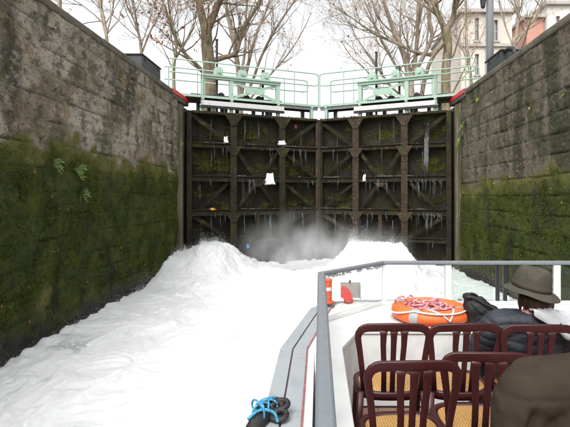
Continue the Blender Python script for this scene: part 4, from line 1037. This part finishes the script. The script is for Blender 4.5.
    for a_ in (al, ar):
        p = MB(); limb(p, [a_ + Vector((0, -.035, -.042)), a_ + Vector((0, .05, -.046)), a_ + Vector((0, .15, -.052))], [.042, .044, .034]); blob('shoe', p, 'shoe', t, .008, 3)
person_hat()

def person_coat():
    x0 = .765; ys = 1.24
    base = Vector((x0, 1.35, FL + .01))
    t = thing('person', 'person in olive brown wool coat seen from behind, cut off by the frame', 'person', base)
    hip = Vector((x0 + .0, 1.34, .93)); ch = Vector((x0 + .0, 1.28, 1.26)); nb = Vector((x0 + .035, 1.235, 1.56)); hc = Vector((x0 + .10, 1.29, 1.72)); yaw = R(-25)
    shl = Vector((x0 - .195, 1.25, 1.462)); shr = Vector((x0 + .22, 1.25, 1.44))
    ell_ = Vector((x0 - .185, 1.31, 1.17)); elr = Vector((x0 + .25, 1.33, 1.16)); wl = Vector((x0 - .10, 1.52, 1.03)); wr = Vector((x0 + .12, 1.53, 1.03))
    kl = Vector((x0 - .10, 1.74, .90)); kr = Vector((x0 + .12, 1.74, .90)); al = Vector((x0 - .10, 1.78, .50)); ar = Vector((x0 + .12, 1.79, .50))
    b = MB(); q = head(b, hc, yaw)
    limb(b, [nb, hc + Vector((0, -.02, -.06))], [.058, .055]); b.tube([hip, ch, nb], [.15, .16, .065], 16, flat=.65, ref=(0, 1, .1))
    for sh, el_, w_ in ((shl, ell_, wl), (shr, elr, wr)):
        limb(b, [nb + (sh - nb) * .3 + Vector((0, 0, -.03)), sh], [.055, .055]); limb(b, [sh, el_], [.052, .042]); limb(b, [el_, w_], [.042, .028])
    for k_, a_, e in ((kl, al, -1), (kr, ar, 1)):
        limb(b, [hip + Vector((e * .09, 0, 0)), k_], [.085, .06]); limb(b, [k_, a_], [.056, .038]); limb(b, [a_ + Vector((0, -.03, -.05)), a_ + Vector((0, .13, -.065))], [.035, .03])
    hand(b, wl, (.6, .6, -.4), (0, .3, 1), 1); hand(b, wr, (-.6, .6, -.4), (0, .3, 1), -1)
    blob('body', b, 'skin', t, .0065, 2)
    for e in (-1, 1):
        m = MB(); m.ell(q(e * .030, .074, .014), (.013, .012, .011), 10, 6); ey = m.build('eye', 'eye_white', t, smooth=True)
        m = MB(); m.ell(q(e * .030, .0845, .014), (.006, .004, .006), 8, 5); m.build('iris', 'black_frame', ey)
    j = MB(); j.tube(spline([hip + Vector((0, .02, -.10)), hip + Vector((0, -.01, .06)), ch, nb + Vector((-.02, 0, -.075)), nb + Vector((0, .0, .02))]),
                     [.205, .206, .208, .21, .21, .212, .216, .22, .222, .222, .22, .216, .208, .196, .18, .158, .14, .115, .095, .085, .08], 24, flat=.62, ref=(0, 1, .1))
    for sh, el_, w_ in ((shl, ell_, wl), (shr, elr, wr)):
        j.tube(spline([nb + (sh - nb) * .25 + Vector((0, 0, -.03)), sh, sh + (el_ - sh) * .5 + Vector(((sh.x - x0) * .10, -.01, .0)), el_, w_ + (el_ - w_) * .45, w_], 4),
               [.075, .078, .080, .081, .081, .081, .080, .079, .078, .077, .076, .075, .073, .071, .069, .067, .065, .063, .061, .06, .06], 16)
        j.ell(sh, (.082,) * 3); j.ell(w_, (.06,) * 3)
    def folds(co):
        dx = co[:, 0] - x0
        crease = np.exp(-((co[:, 0] - (shl.x - .020) - .12 * (co[:, 2] - 1.45)) / .011) ** 2) * sm(1.47, 1.42, co[:, 2]) * 1.4       # armhole fold
        seam = np.exp(-((co[:, 2] - 1.478 - .10 * (co[:, 0] - shl.x)) / .006) ** 2) * sm(.13, .06, np.abs(co[:, 0] - shl.x - .03)) 
        return fbm(co[:, 0] * 5, co[:, 1] * 5, co[:, 2] * 7, 3) * .018 - .016 * crease - .004 * seam + fbm(co[:, 0] * 22 + co[:, 2] * 9, co[:, 1] * 20, co[:, 2] * 12, 2) * .006
    cj = blob('coat', j, 'coat_olive', t, .0075, 5, folds)
    # shoulder strap and collar
    for sh, e in ((shl, -1), (shr, 1)):
        pts = [sh + Vector((e * .055, .0, .058)), sh + Vector((e * .022, .0, .083)), sh + Vector((-e * .02, .0, .092)), sh + Vector((-e * .07, .0, .094))]
        MB().tube(spline(pts, 5), [.017 * min(1, .12 + .25 * min(k_, 15 - k_)) for k_ in range(16)], 12, flat=.3, ref=(0, -.5, .85)).build('shoulder_strap', 'coat_olive', t, smooth=True)
    m = MB(); pr = []
    M = Matrix.Translation(nb + Vector((0, .005, -.03))) @ Matrix.Rotation(R(-8), 4, 'X')
    m.lathe([(.115, -.02), (.10, .02), (.085, .055), (.078, .075), (.072, .07), (.074, .03), (.08, -.01)], 28, M); m.build('collar', 'coat_olive', t, smooth=True)
    h = MB(); Mr = Matrix.Rotation(yaw, 3, 'Z'); h.ell(hc + Mr @ Vector((0, -.02, .035)), (.085, .098, .092), 20, 12, Mr); h.ell(hc + Mr @ Vector((0, -.06, -.03)), (.07, .045, .06), 16, 9, Mr)
    blob('hair', h, 'hair', t, .008, 2, lambda co: fbm(co[:, 0] * 50, co[:, 1] * 50, co[:, 2] * 9, 2) * .008)
    p = MB(); p.tube([hip + Vector((0, -.06, -.02)), hip + Vector((0, .10, -.02))], [.16, .17], 16, flat=.55, ref=(0, 0, 1))
    for k_, a_, e in ((kl, al, -1), (kr, ar, 1)):
        limb(p, [hip + Vector((e * .09, 0, 0)), k_], [.094, .07]); limb(p, [k_, a_], [.066, .055])
    blob('trousers', p, 'trousers', t, .012, 4)
    for a_ in (al, ar):
        p = MB(); limb(p, [a_ + Vector((0, -.035, -.042)), a_ + Vector((0, .05, -.046)), a_ + Vector((0, .15, -.052))], [.042, .044, .034]); blob('shoe', p, 'shoe', t, .008, 3)
person_coat()

# ------------------------------------------------------------------ black bag on the foredeck
def bag():
    c = Vector((1.245, 3.55, 1.0))
    t = thing('bag', 'black bag slumped on the foredeck beside the lifebuoy', 'bag', c)
    mb = MB()
    mb.tube(spline([c + Vector(q) for q in ((-.09, .03, .215), (-.06, .02, .17), (.0, .0, .115), (.09, -.02, .075), (.17, -.03, .06))], 4),
            [.03, .045, .058, .07, .08, .088, .092, .094, .094, .092, .09, .088, .085, .08, .074, .066, .055], 18, flat=.8)
    mb.ell(c + Vector((-.085, .03, .215)), (.05, .06, .03)); mb.ell(c + Vector((.03, 0, .075)), (.12, .085, .075)); mb.ell(c + Vector((-.05, .02, .10)), (.06, .07, .098))
    blob('body', mb, 'bag_black', t, .007, 4, lambda co: fbm(co[:, 0] * 14, co[:, 1] * 14, co[:, 2] * 14, 3) * .024)
    MB().tube(spline([c + Vector(q) for q in ((-.115, -.02, .225), (-.07, -.045, .225), (.0, -.07, .185), (.09, -.09, .14), (.15, -.095, .10))], 5), .010, 8, flat=.5).build('strap', 'rubber_black', t, smooth=True)
    MB().tube(spline([c + Vector(q) for q in ((-.09, -.035, .19), (-.03, -.075, .13), (.05, -.095, .08), (.12, -.095, .045))], 5), .004, 6).build('zip', 'black_frame', t, smooth=True)
    MB().tube(spline([c + Vector(q) for q in ((-.10, .0, .235), (-.075, .0, .25), (-.03, .0, .235), (-.02, -.01, .205))], 5), .008, 8).build('handle', 'rubber_black', t, smooth=True)
bag()

# ------------------------------------------------------------------ trees
def tree(lab, limbs, m='bark', twigs=3, seed=1, leaves=160, group='bare trees behind the gate', spread=1.0, tw_len=1.0, base=None):
    """limbs: list of (points, r0, r1) for trunk and main limbs; twigs grow from them"""
    rr = random.Random(seed); b = Vector(base if base else limbs[0][0][0])
    t = thing('tree', lab, 'tree', b, group)
    tr = MB(); cr = MB(); lf = MB(); tips = []
    def grow(p, d, L_, r, depth):
        n = 5; pts = [p]; dd = d.normalized(); rs = [r]
        for i in range(n):
            dd = (dd + Vector((rr.gauss(0, .13), rr.gauss(0, .13), rr.gauss(.05, .10)))).normalized()
            pts.append(pts[-1] + dd * L_ / n); rs.append(r * (1 - .72 * (i + 1) / n))
        cr.tube(pts, rs, 5 if r > .02 else 3, cap=False)
        if depth > 0:
            k = rr.choice((2, 3, 3, 4))
            for j in range(k):
                f = rr.uniform(.3, 1.0); i = min(int(f * n), n - 1); q = pts[i] + (pts[i + 1] - pts[i]) * (f * n - i)
                nd = (dd * .8 + Vector((rr.gauss(0, .55), rr.gauss(0, .45), rr.gauss(.15, .4)))).normalized()
                grow(q, nd, L_ * rr.uniform(.45, .75), max(rs[i] * .62, .0045), depth - 1)
        else: tips.append((pts[-1], dd))
        if depth <= 1: tips.append((pts[3], dd))
    for pts, r0, r1, nt in limbs:
        sp = spline(pts, 5); m_ = len(sp); tr.tube(sp, [r0 + (r1 - r0) * i / (m_ - 1) for i in range(m_)], 10 if r0 > .1 else 7)
        for j in range(int(nt * 1.5 + .5)):
            f = rr.uniform(.25, 1.0); i = min(int(f * (m_ - 1)), m_ - 2); p = sp[i]; d0 = (sp[i + 1] - sp[i]).normalized()
            r = (r0 + (r1 - r0) * f)
            d = (d0 * .7 + Vector((rr.gauss(0, .6), rr.gauss(0, .5), rr.gauss(.25, .4))) * spread).normalized()
            grow(p, d, rr.uniform(1.2, 2.6) * tw_len, min(r * .5, .045), twigs)
    for _ in range(int(leaves * 1.8)):
        p, d = rr.choice(tips); p = p + Vector((rr.gauss(0, .06), rr.gauss(0, .06), rr.gauss(-.04, .05))); s_ = rr.uniform(.03, .075)
        a = Vector((rr.gauss(0, 1), rr.gauss(0, 1), rr.gauss(0, 1))).normalized() * s_; c_ = a.orthogonal().normalized() * s_ * .6
        lf.add([p - a, p - c_, p + a * 1.2, p + c_], [(0, 1, 2, 3)])
    tr.build('trunk', m, t, smooth=True); cr.build('crown', m, t, smooth=True)
    if lf.v: tag(lf.build('leaves', 'leaf_rust', t), kind='stuff')
    return t
def PL(y, *q): return [P(a, b, y + (c[0] if c else 0)) for a, b, *c in q]
# big plane tree over the left leaf
Y1 = 19.0
tree('thick plane tree behind the left gate leaf, its trunk forking low', [
    (PL(Y1, (208, 128), (209, 95), (209, 70), (207, 45), (206, 25)), .30, .22, 4),
    (PL(Y1, (206, 30), (200, 8), (196, -25, .5), (190, -60, .6)), .19, .09, 7),
    (PL(Y1, (207, 32), (215, 12), (224, -12, -.4), (230, -50, -.6)), .17, .08, 7),
    (PL(Y1, (208, 62), (222, 58, .3), (236, 52, .5), (243, 30, .8), (258, 5, 1.0), (272, -25, 1.2)), .12, .05, 10),
    (PL(Y1, (207, 75), (196, 64, -.3), (184, 52, -.5), (172, 30, -.8), (165, 5, -1)), .09, .035, 8)], 'bark', 3, 3, 300)
tree('slender many-stemmed tree rising right of the thick left trunk', [
    (PL(22, (240, 125), (240, 90), (237, 60), (232, 35), (226, 5), (222, -30)), .15, .06, 5),
    (PL(22, (241, 95), (248, 65, .3), (256, 35, .5), (268, 5, .6), (280, -30, .8)), .10, .045, 7),
    (PL(22, (241, 105), (252, 82, -.4), (262, 55, -.6), (278, 25, -.9), (298, -5, -1.2), (310, -30, -1.3)), .085, .03, 10),
    (PL(22, (242, 110), (262, 84, .4), (285, 58, .7), (300, 36, 1), (312, 12, 1.2)), .06, .015, 10),
    (PL(22, (240, 80), (245, 50, .4), (246, 15, .6), (250, -30, .8)), .08, .04, 6)], 'bark_pale', 3, 5, 220, spread=.8)
# right multi-stem tree
tree('fan-shaped bare tree behind the right gate leaf', [
    (PL(20, (412, 130), (411, 100), (409, 75), (404, 55), (396, 35), (385, 5), (378, -30)), .20, .06, 6),
    (PL(20, (411, 85), (415, 60, .3), (417, 40, .5), (418, 10, .6), (420, -30, .8)), .12, .06, 6),
    (PL(20, (410, 80), (424, 55, -.3), (432, 35, -.5), (428, 10, -.6), (436, -25, -.8)), .11, .05, 6),
    (PL(20, (431, 55), (415, 52, -.3), (398, 44, -.4), (375, 34, -.5), (352, 18, -.6), (335, 8, -.7)), .09, .02, 12),
    (PL(20, (408, 95), (398, 70, .5), (384, 45, .8), (372, 18, 1), (360, -10, 1.2)), .08, .025, 9),
    (PL(20, (406, 100), (390, 85, -.5), (374, 62, -.8), (358, 40, -1), (348, 20, -1.2)), .06, .015, 10),
    (PL(20, (404, 108), (384, 94, .6), (366, 70, .9), (350, 55, 1.2), (342, 42, 1.3)), .045, .012, 9)], 'bark_pale', 3, 8, 260, spread=.8)
tree('mossy dark trunk with raised forks beside the pale facade', [
    (PL(17.5, (445, 130), (446, 100), (446, 70), (448, 45), (446, 28)), .19, .155, 2),
    (PL(17.5, (446, 30), (438, 14), (430, -8, .3), (425, -30, .4)), .12, .06, 5),
    (PL(17.5, (446, 30), (453, 18), (455, 0, -.3), (457, -30, -.4)), .12, .06, 5),
    (PL(17.5, (446, 42), (432, 58, .2), (424, 82, .3), (420, 108, .3)), .06, .10, 1)], 'bark', 3, 12, 60)
tree('pale thin tree standing in front of the facade', [
    (PL(24, (473, 130), (472, 90), (468, 55), (466, 25), (465, -30)), .10, .05, 6),
    (PL(24, (470, 70), (462, 48, .3), (452, 30, .5), (440, 10, .7)), .05, .02, 6)], 'bark_pale', 3, 14, 60, group='bare trees on the right quay')
tree('forked bare tree on the right quay beyond the lamp mast', [
    (PL(16, (516, 75), (514, 45), (515, 38)), .085, .075, 1),
    (PL(16, (515, 45), (518, 20, .2), (519, -5, .4), (522, -40, .5)), .06, .035, 5),
    (PL(16, (515, 45), (527, 28, -.2), (538, 12, -.4), (546, -15, -.6)), .06, .03, 6),
    (PL(16, (514, 48), (506, 28, .3), (500, 8, .5), (496, -20, .6)), .035, .015, 6)], 'bark_pale', 3, 15, 50, group='bare trees on the right quay')
tree('thin bare tree close to the left frame edge above the wall', [
    (PL(14, (62, 60), (60, 20), (59, -20), (57, -60)), .07, .05, 4)], 'bark_pale', 2, 16, 30, group='bare trees on the left quay')
tree('pale twin-stemmed sapling above the left coping', [
    (PL(15, (107, 75), (107, 45), (104, 20), (97, -8), (90, -40)), .065, .03, 7),
    (PL(15, (107, 40), (102, 15, .4), (101, -15, .5), (104, -50, .6)), .045, .025, 6)], 'bark_pale', 3, 17, 90, group='bare trees on the left quay')
tree('leafy-twigged sapling left of the black box', [
    (PL(17, (142, 90), (141, 50), (137, 25), (132, 0), (128, -30)), .06, .025, 12),
    (PL(17, (141, 55), (150, 32, .4), (160, 12, .6), (168, -12, .8)), .04, .014, 10)], 'bark_pale', 3, 18, 320, group='bare trees on the left quay', tw_len=.9)
tree('dark thin tree next to the red guard on the left wall', [
    (PL(16, (175, 105), (174, 70), (176, 45), (170, 15), (166, -20)), .05, .025, 8),
    (PL(16, (175, 60), (185, 42, .4), (195, 22, .6), (198, -10, .7)), .035, .012, 9)], 'bark', 3, 19, 300, group='bare trees on the left quay', tw_len=.9)

# ------------------------------------------------------------------ buildings
def building(lab, x0, x1, y, z0, z1, dep, wm, wins, extra=None):
    t = thing('building', lab, 'building', ((x0 + x1) / 2, y + dep / 2, z0), 'buildings beyond the right quay')
    # front wall is built round its window openings as a grid
    xs = sorted({x0, x1} | {w[0] for w in wins} | {w[1] for w in wins}); zs = sorted({z0, z1} | {w[2] for w in wins} | {w[3] for w in wins})
    mb = MB()
    for i in range(len(xs) - 1):
        for j in range(len(zs) - 1):
            cx, cz = (xs[i] + xs[i + 1]) / 2, (zs[j] + zs[j + 1]) / 2
            if any(w[0] < cx < w[1] and w[2] < cz < w[3] for w in wins): continue
            mb.add([(xs[i], y, zs[j]), (xs[i + 1], y, zs[j]), (xs[i + 1], y, zs[j + 1]), (xs[i], y, zs[j + 1])], [(0, 1, 2, 3)])
    for w in wins:
        a, b, c, d = w
        for q in (((a, c), (b, c)), ((b, c), (b, d)), ((b, d), (a, d)), ((a, d), (a, c))):
            mb.add([(q[0][0], y, q[0][1]), (q[1][0], y, q[1][1]), (q[1][0], y + .3, q[1][1]), (q[0][0], y + .3, q[0][1])], [(0, 1, 2, 3)])
    mb.add([(x0, y, z0), (x0, y, z1), (x0, y + dep, z1), (x0, y + dep, z0)], [(0, 1, 2, 3)])
    mb.add([(x1, y, z0), (x1, y + dep, z0), (x1, y + dep, z1), (x1, y, z1)], [(0, 1, 2, 3)])
    mb.add([(x0, y + dep, z0), (x0, y + dep, z1), (x1, y + dep, z1), (x1, y + dep, z0)], [(0, 1, 2, 3)])
    mb.build('wall', wm, t)
    for a, b, c, d in wins:
        w = MB().box(((a + b) / 2, y + .27, (c + d) / 2), (b - a, .04, d - c)).build('window', 'window_glass', t)
        f = MB(); f.box(((a + b) / 2, y + .235, (c + d) / 2), (.06, .03, d - c)); f.box(((a + b) / 2, y + .237, (c + d) / 2), (b - a, .026, .06)); f.build('frame', 'white_beam', w)
        MB().box(((a + b) / 2, y - .06, c - .06), (b - a + .3, .14, .12)).build('sill', 'facade_trim', w)
    MB().box(((x0 + x1) / 2, y + dep / 2 - .1, z1 + .12), (x1 - x0 + .5, dep + .5, .3)).build('roof', 'facade_trim', t)
    return t
Yb = 40.0
X = lambda px, y=Yb: (px - 319) / 461 * y
Z_ = lambda py, y=Yb: EYE + (196 - py) / 461 * y
b1 = building('tall beige apartment building behind the mossy forked trunk', X(461), X(512), Yb, TOP - .3, Z_(13), 10, 'facade',
              [(X(475), X(479), Z_(41), Z_(18)), (X(494), X(498), Z_(41), Z_(20)), (X(475), X(479), Z_(75), Z_(54)), (X(494), X(498), Z_(75), Z_(54))])
for py in (45.5,):
    MB().box(((X(461) + X(512)) / 2, Yb - .1, Z_(py)), (X(512) - X(461) + .1, .22, .25)).build('string_course', 'facade_trim', b1)
m = MB(); m.tube([(X(486), Yb - .12, TOP), (X(486), Yb - .12, Z_(14))], .09, 8); m.build('downpipe', 'facade_trim', b1)
Y2 = 44.0
b2 = building('lower pale building with a set-back front left of the beige one', X(446, 46), X(461, 46), 46, TOP - .3, Z_(38, 46), 6, 'facade_white', [(X(450, 46), X(453.5, 46), Z_(62, 46), Z_(50, 46))])
b3 = building('white building at the right edge above the wall', X(547, Y2), X(600, Y2), Y2, TOP - .3, Z_(5, Y2), 9, 'facade_white',
              [(X(556, Y2), X(560, Y2), Z_(30, Y2), Z_(16, Y2)), (X(572, Y2), X(577, Y2), Z_(30, Y2), Z_(16, Y2))])
b4 = building('narrow red brick building between the beige and white ones', X(529, Y2), X(546.5, Y2), Y2 + .5, TOP - .3, Z_(16, Y2), 8, 'brick_red', [(X(538, Y2), X(541, Y2), Z_(48, Y2), Z_(36, Y2))])
c = MB(); c.box((X(535, Y2), Y2 + 3, Z_(12, Y2)), (.9, .7, 1.4)); c.build('chimney', 'brick_red', b4)

# ------------------------------------------------------------------ quay furniture
def cabinet(lab, s, y0, y1, arch=False):
    x = s * (HW + .30); t = thing('cabinet', lab, 'cabinet', (x, (y0 + y1) / 2, TOP - .002), 'black boxes on the quay')
    MB().box((x, (y0 + y1) / 2, TOP + .16), (.46, y1 - y0, .315)).build('body', 'black_box', t, bevel=.012)
    MB().box((x, (y0 + y1) / 2, TOP + .335), (.50, y1 - y0 + .05, .03)).build('lid', 'black_box', t, bevel=.008)
    for yy in (y0 + .2, y1 - .2): MB().box((x - s * .237, yy, TOP + .27), (.012, .06, .08)).build('latch', 'black_iron', t)
    if arch:
        m = MB(); m.tube([(x - s * .15, y0 - .02, TOP + .29), (x - s * .15, y0 - .25, TOP + .30), (x - s * .15, y0 - .45, TOP + .22), (x - s * .15, y0 - .55, TOP + .02)], .04, 8); m.build('curved_arm', 'black_box', t, smooth=True)
cabinet('black metal box on the coping of the left wall', -1, 10.35, 11.55); cabinet('black box with a curved arm by the grey mast', 1, 10.05, 11.0, True)
def mast():
    p = Vector((4.06, 10.95, TOP)); t = thing('lamp_mast', 'grey steel mast with a small dark lantern on the right quay', 'lamp post', p)
    m = MB(); m.tube([p + Vector((0, 0, -.02)), p + Vector((0, 0, 7))], [.088, .07], 14); m.build('pole', 'mast_grey', t, smooth=True)
    m = MB(); m.lathe([(.15, 0), (.15, .03), (.10, .035), (.10, .3), (.09, .31)], 14, Matrix.Translation(p)); m.build('foot', 'mast_grey', t)
    q = p + Vector((-.17, -.02, 1.60)); l = MB(); l.lathe([(.03, 0), (.055, .03), (.07, .17), (.075, .18), (.03, .24), (.012, .27), (.012, .34)], 10, Matrix.Translation(q)); ln = l.build('lantern', 'black_iron', t)
    MB().tube([q + Vector((0, 0, .33)), q + Vector((.06, 0, .36)), p + Vector((-.06, 0, 1.93))], .014, 6).build('bracket', 'black_iron', ln)
mast()

# ------------------------------------------------------------------ weeds in the wall joints
def weed(lab, p, s, n, size, m='weed', seed=0, droop=.3):
    rr = random.Random(seed); t = thing('weed', lab, 'plant', p, 'weeds growing from the lock walls')
    st = MB(); lf = MB()
    for i in range(n):
        a = rr.uniform(0, 6.28); d = Vector((-s * rr.uniform(.4, 1.0), math.cos(a), math.sin(a) * .8 + .1)).normalized(); L_ = size * rr.uniform(.5, 1)
        pts = [p, p + d * L_ * .5, p + d * L_ + Vector((0, 0, -L_ * droop))]
        st.tube(pts, [.004, .003, .002], 4)
        for k in range(5):
            f = .35 + .65 * k / 4; c_ = p + d * L_ * f + Vector((0, 0, -L_ * droop * f * f))
            for e in (-1, 1):
                sd = (d.cross(Vector((-s, 0, .3))).normalized() * e + d * .5 + Vector((-s * .2, 0, rr.uniform(-.3, .2)))).normalized(); ll = size * rr.uniform(.22, .36); w = d * ll * .28
                lf.add([c_, c_ + sd * ll * .5 - w, c_ + sd * ll, c_ + sd * ll * .5 + w], [(0, 1, 2, 3)])
    st.build('stem', m, t); lf.build('foliage', m, t)
def onwall(px, py, s):
    y = s * HW * 461 / (px - 319); z = EYE + (196 - py) / 461 * y
    return Vector((float((surfL if s < 0 else surfR)(y, z)), y, z))
weed('pale green weed, leftmost on the mossy left wall', onwall(51, 163, -1), -1, 7, .17, seed=1)
weed('pale green upper weed of the pair on the left wall moss', onwall(72, 170, -1), -1, 9, .20, seed=2)
weed('drooping weed lowest on the left wall moss', onwall(80, 193, -1), -1, 8, .19, seed=3, droop=.5)
weed('bright weed on the timber post at the left wall end', Vector((-3.87, 12.6, 3.45)), -1, 8, .16, seed=4)
weed('leafy fern high on the right wall near the gate', onwall(466, 124, 1), 1, 12, .22, seed=5, droop=.5)
weed('fern growing just below the high fern on the right wall', onwall(463, 138, 1), 1, 10, .22, seed=6, droop=.6)
weed('yellow tuft under the coping of the left wall', onwall(121, 77, -1), -1, 5, .10, 'yellow_weed', 7)
weed('yellow tuft near the gate end of the right wall', onwall(478, 99, 1), 1, 6, .12, 'yellow_weed', 8)
weed('small yellow tuft halfway along the right wall', onwall(531, 108, 1), 1, 4, .07, 'yellow_weed', 9)
weed('yellow tuft at the right edge of the right wall', onwall(563, 93, 1), 1, 4, .07, 'yellow_weed', 10)
def flecks():
    mb = MB(); rr = random.Random(77)
    for i in range(150):
        s = -1 if rr.random() < .72 else 1; y = rr.uniform(5.6, 12.5) if s < 0 else rr.uniform(7.2, 12.5); z = rr.uniform(.3, 2.7)
        p = Vector((float((surfL if s < 0 else surfR)(y, z)) - s * .02, y, z)); r_ = rr.uniform(.012, .03)
        a = Vector((rr.uniform(-.3, .3), rr.gauss(0, 1), rr.gauss(0, 1))).normalized() * r_; b = Vector((rr.uniform(-.5, .5), a.z, -a.y)).normalized() * r_ * .6
        mb.add([p - a, p - b, p + a, p + b], [(0, 1, 2, 3)])
    tag(mb.build('fallen_leaves', 'leaf_rust'), 'orange fallen leaves stuck on the mossy lock walls', 'leaves', kind='stuff')
flecks()
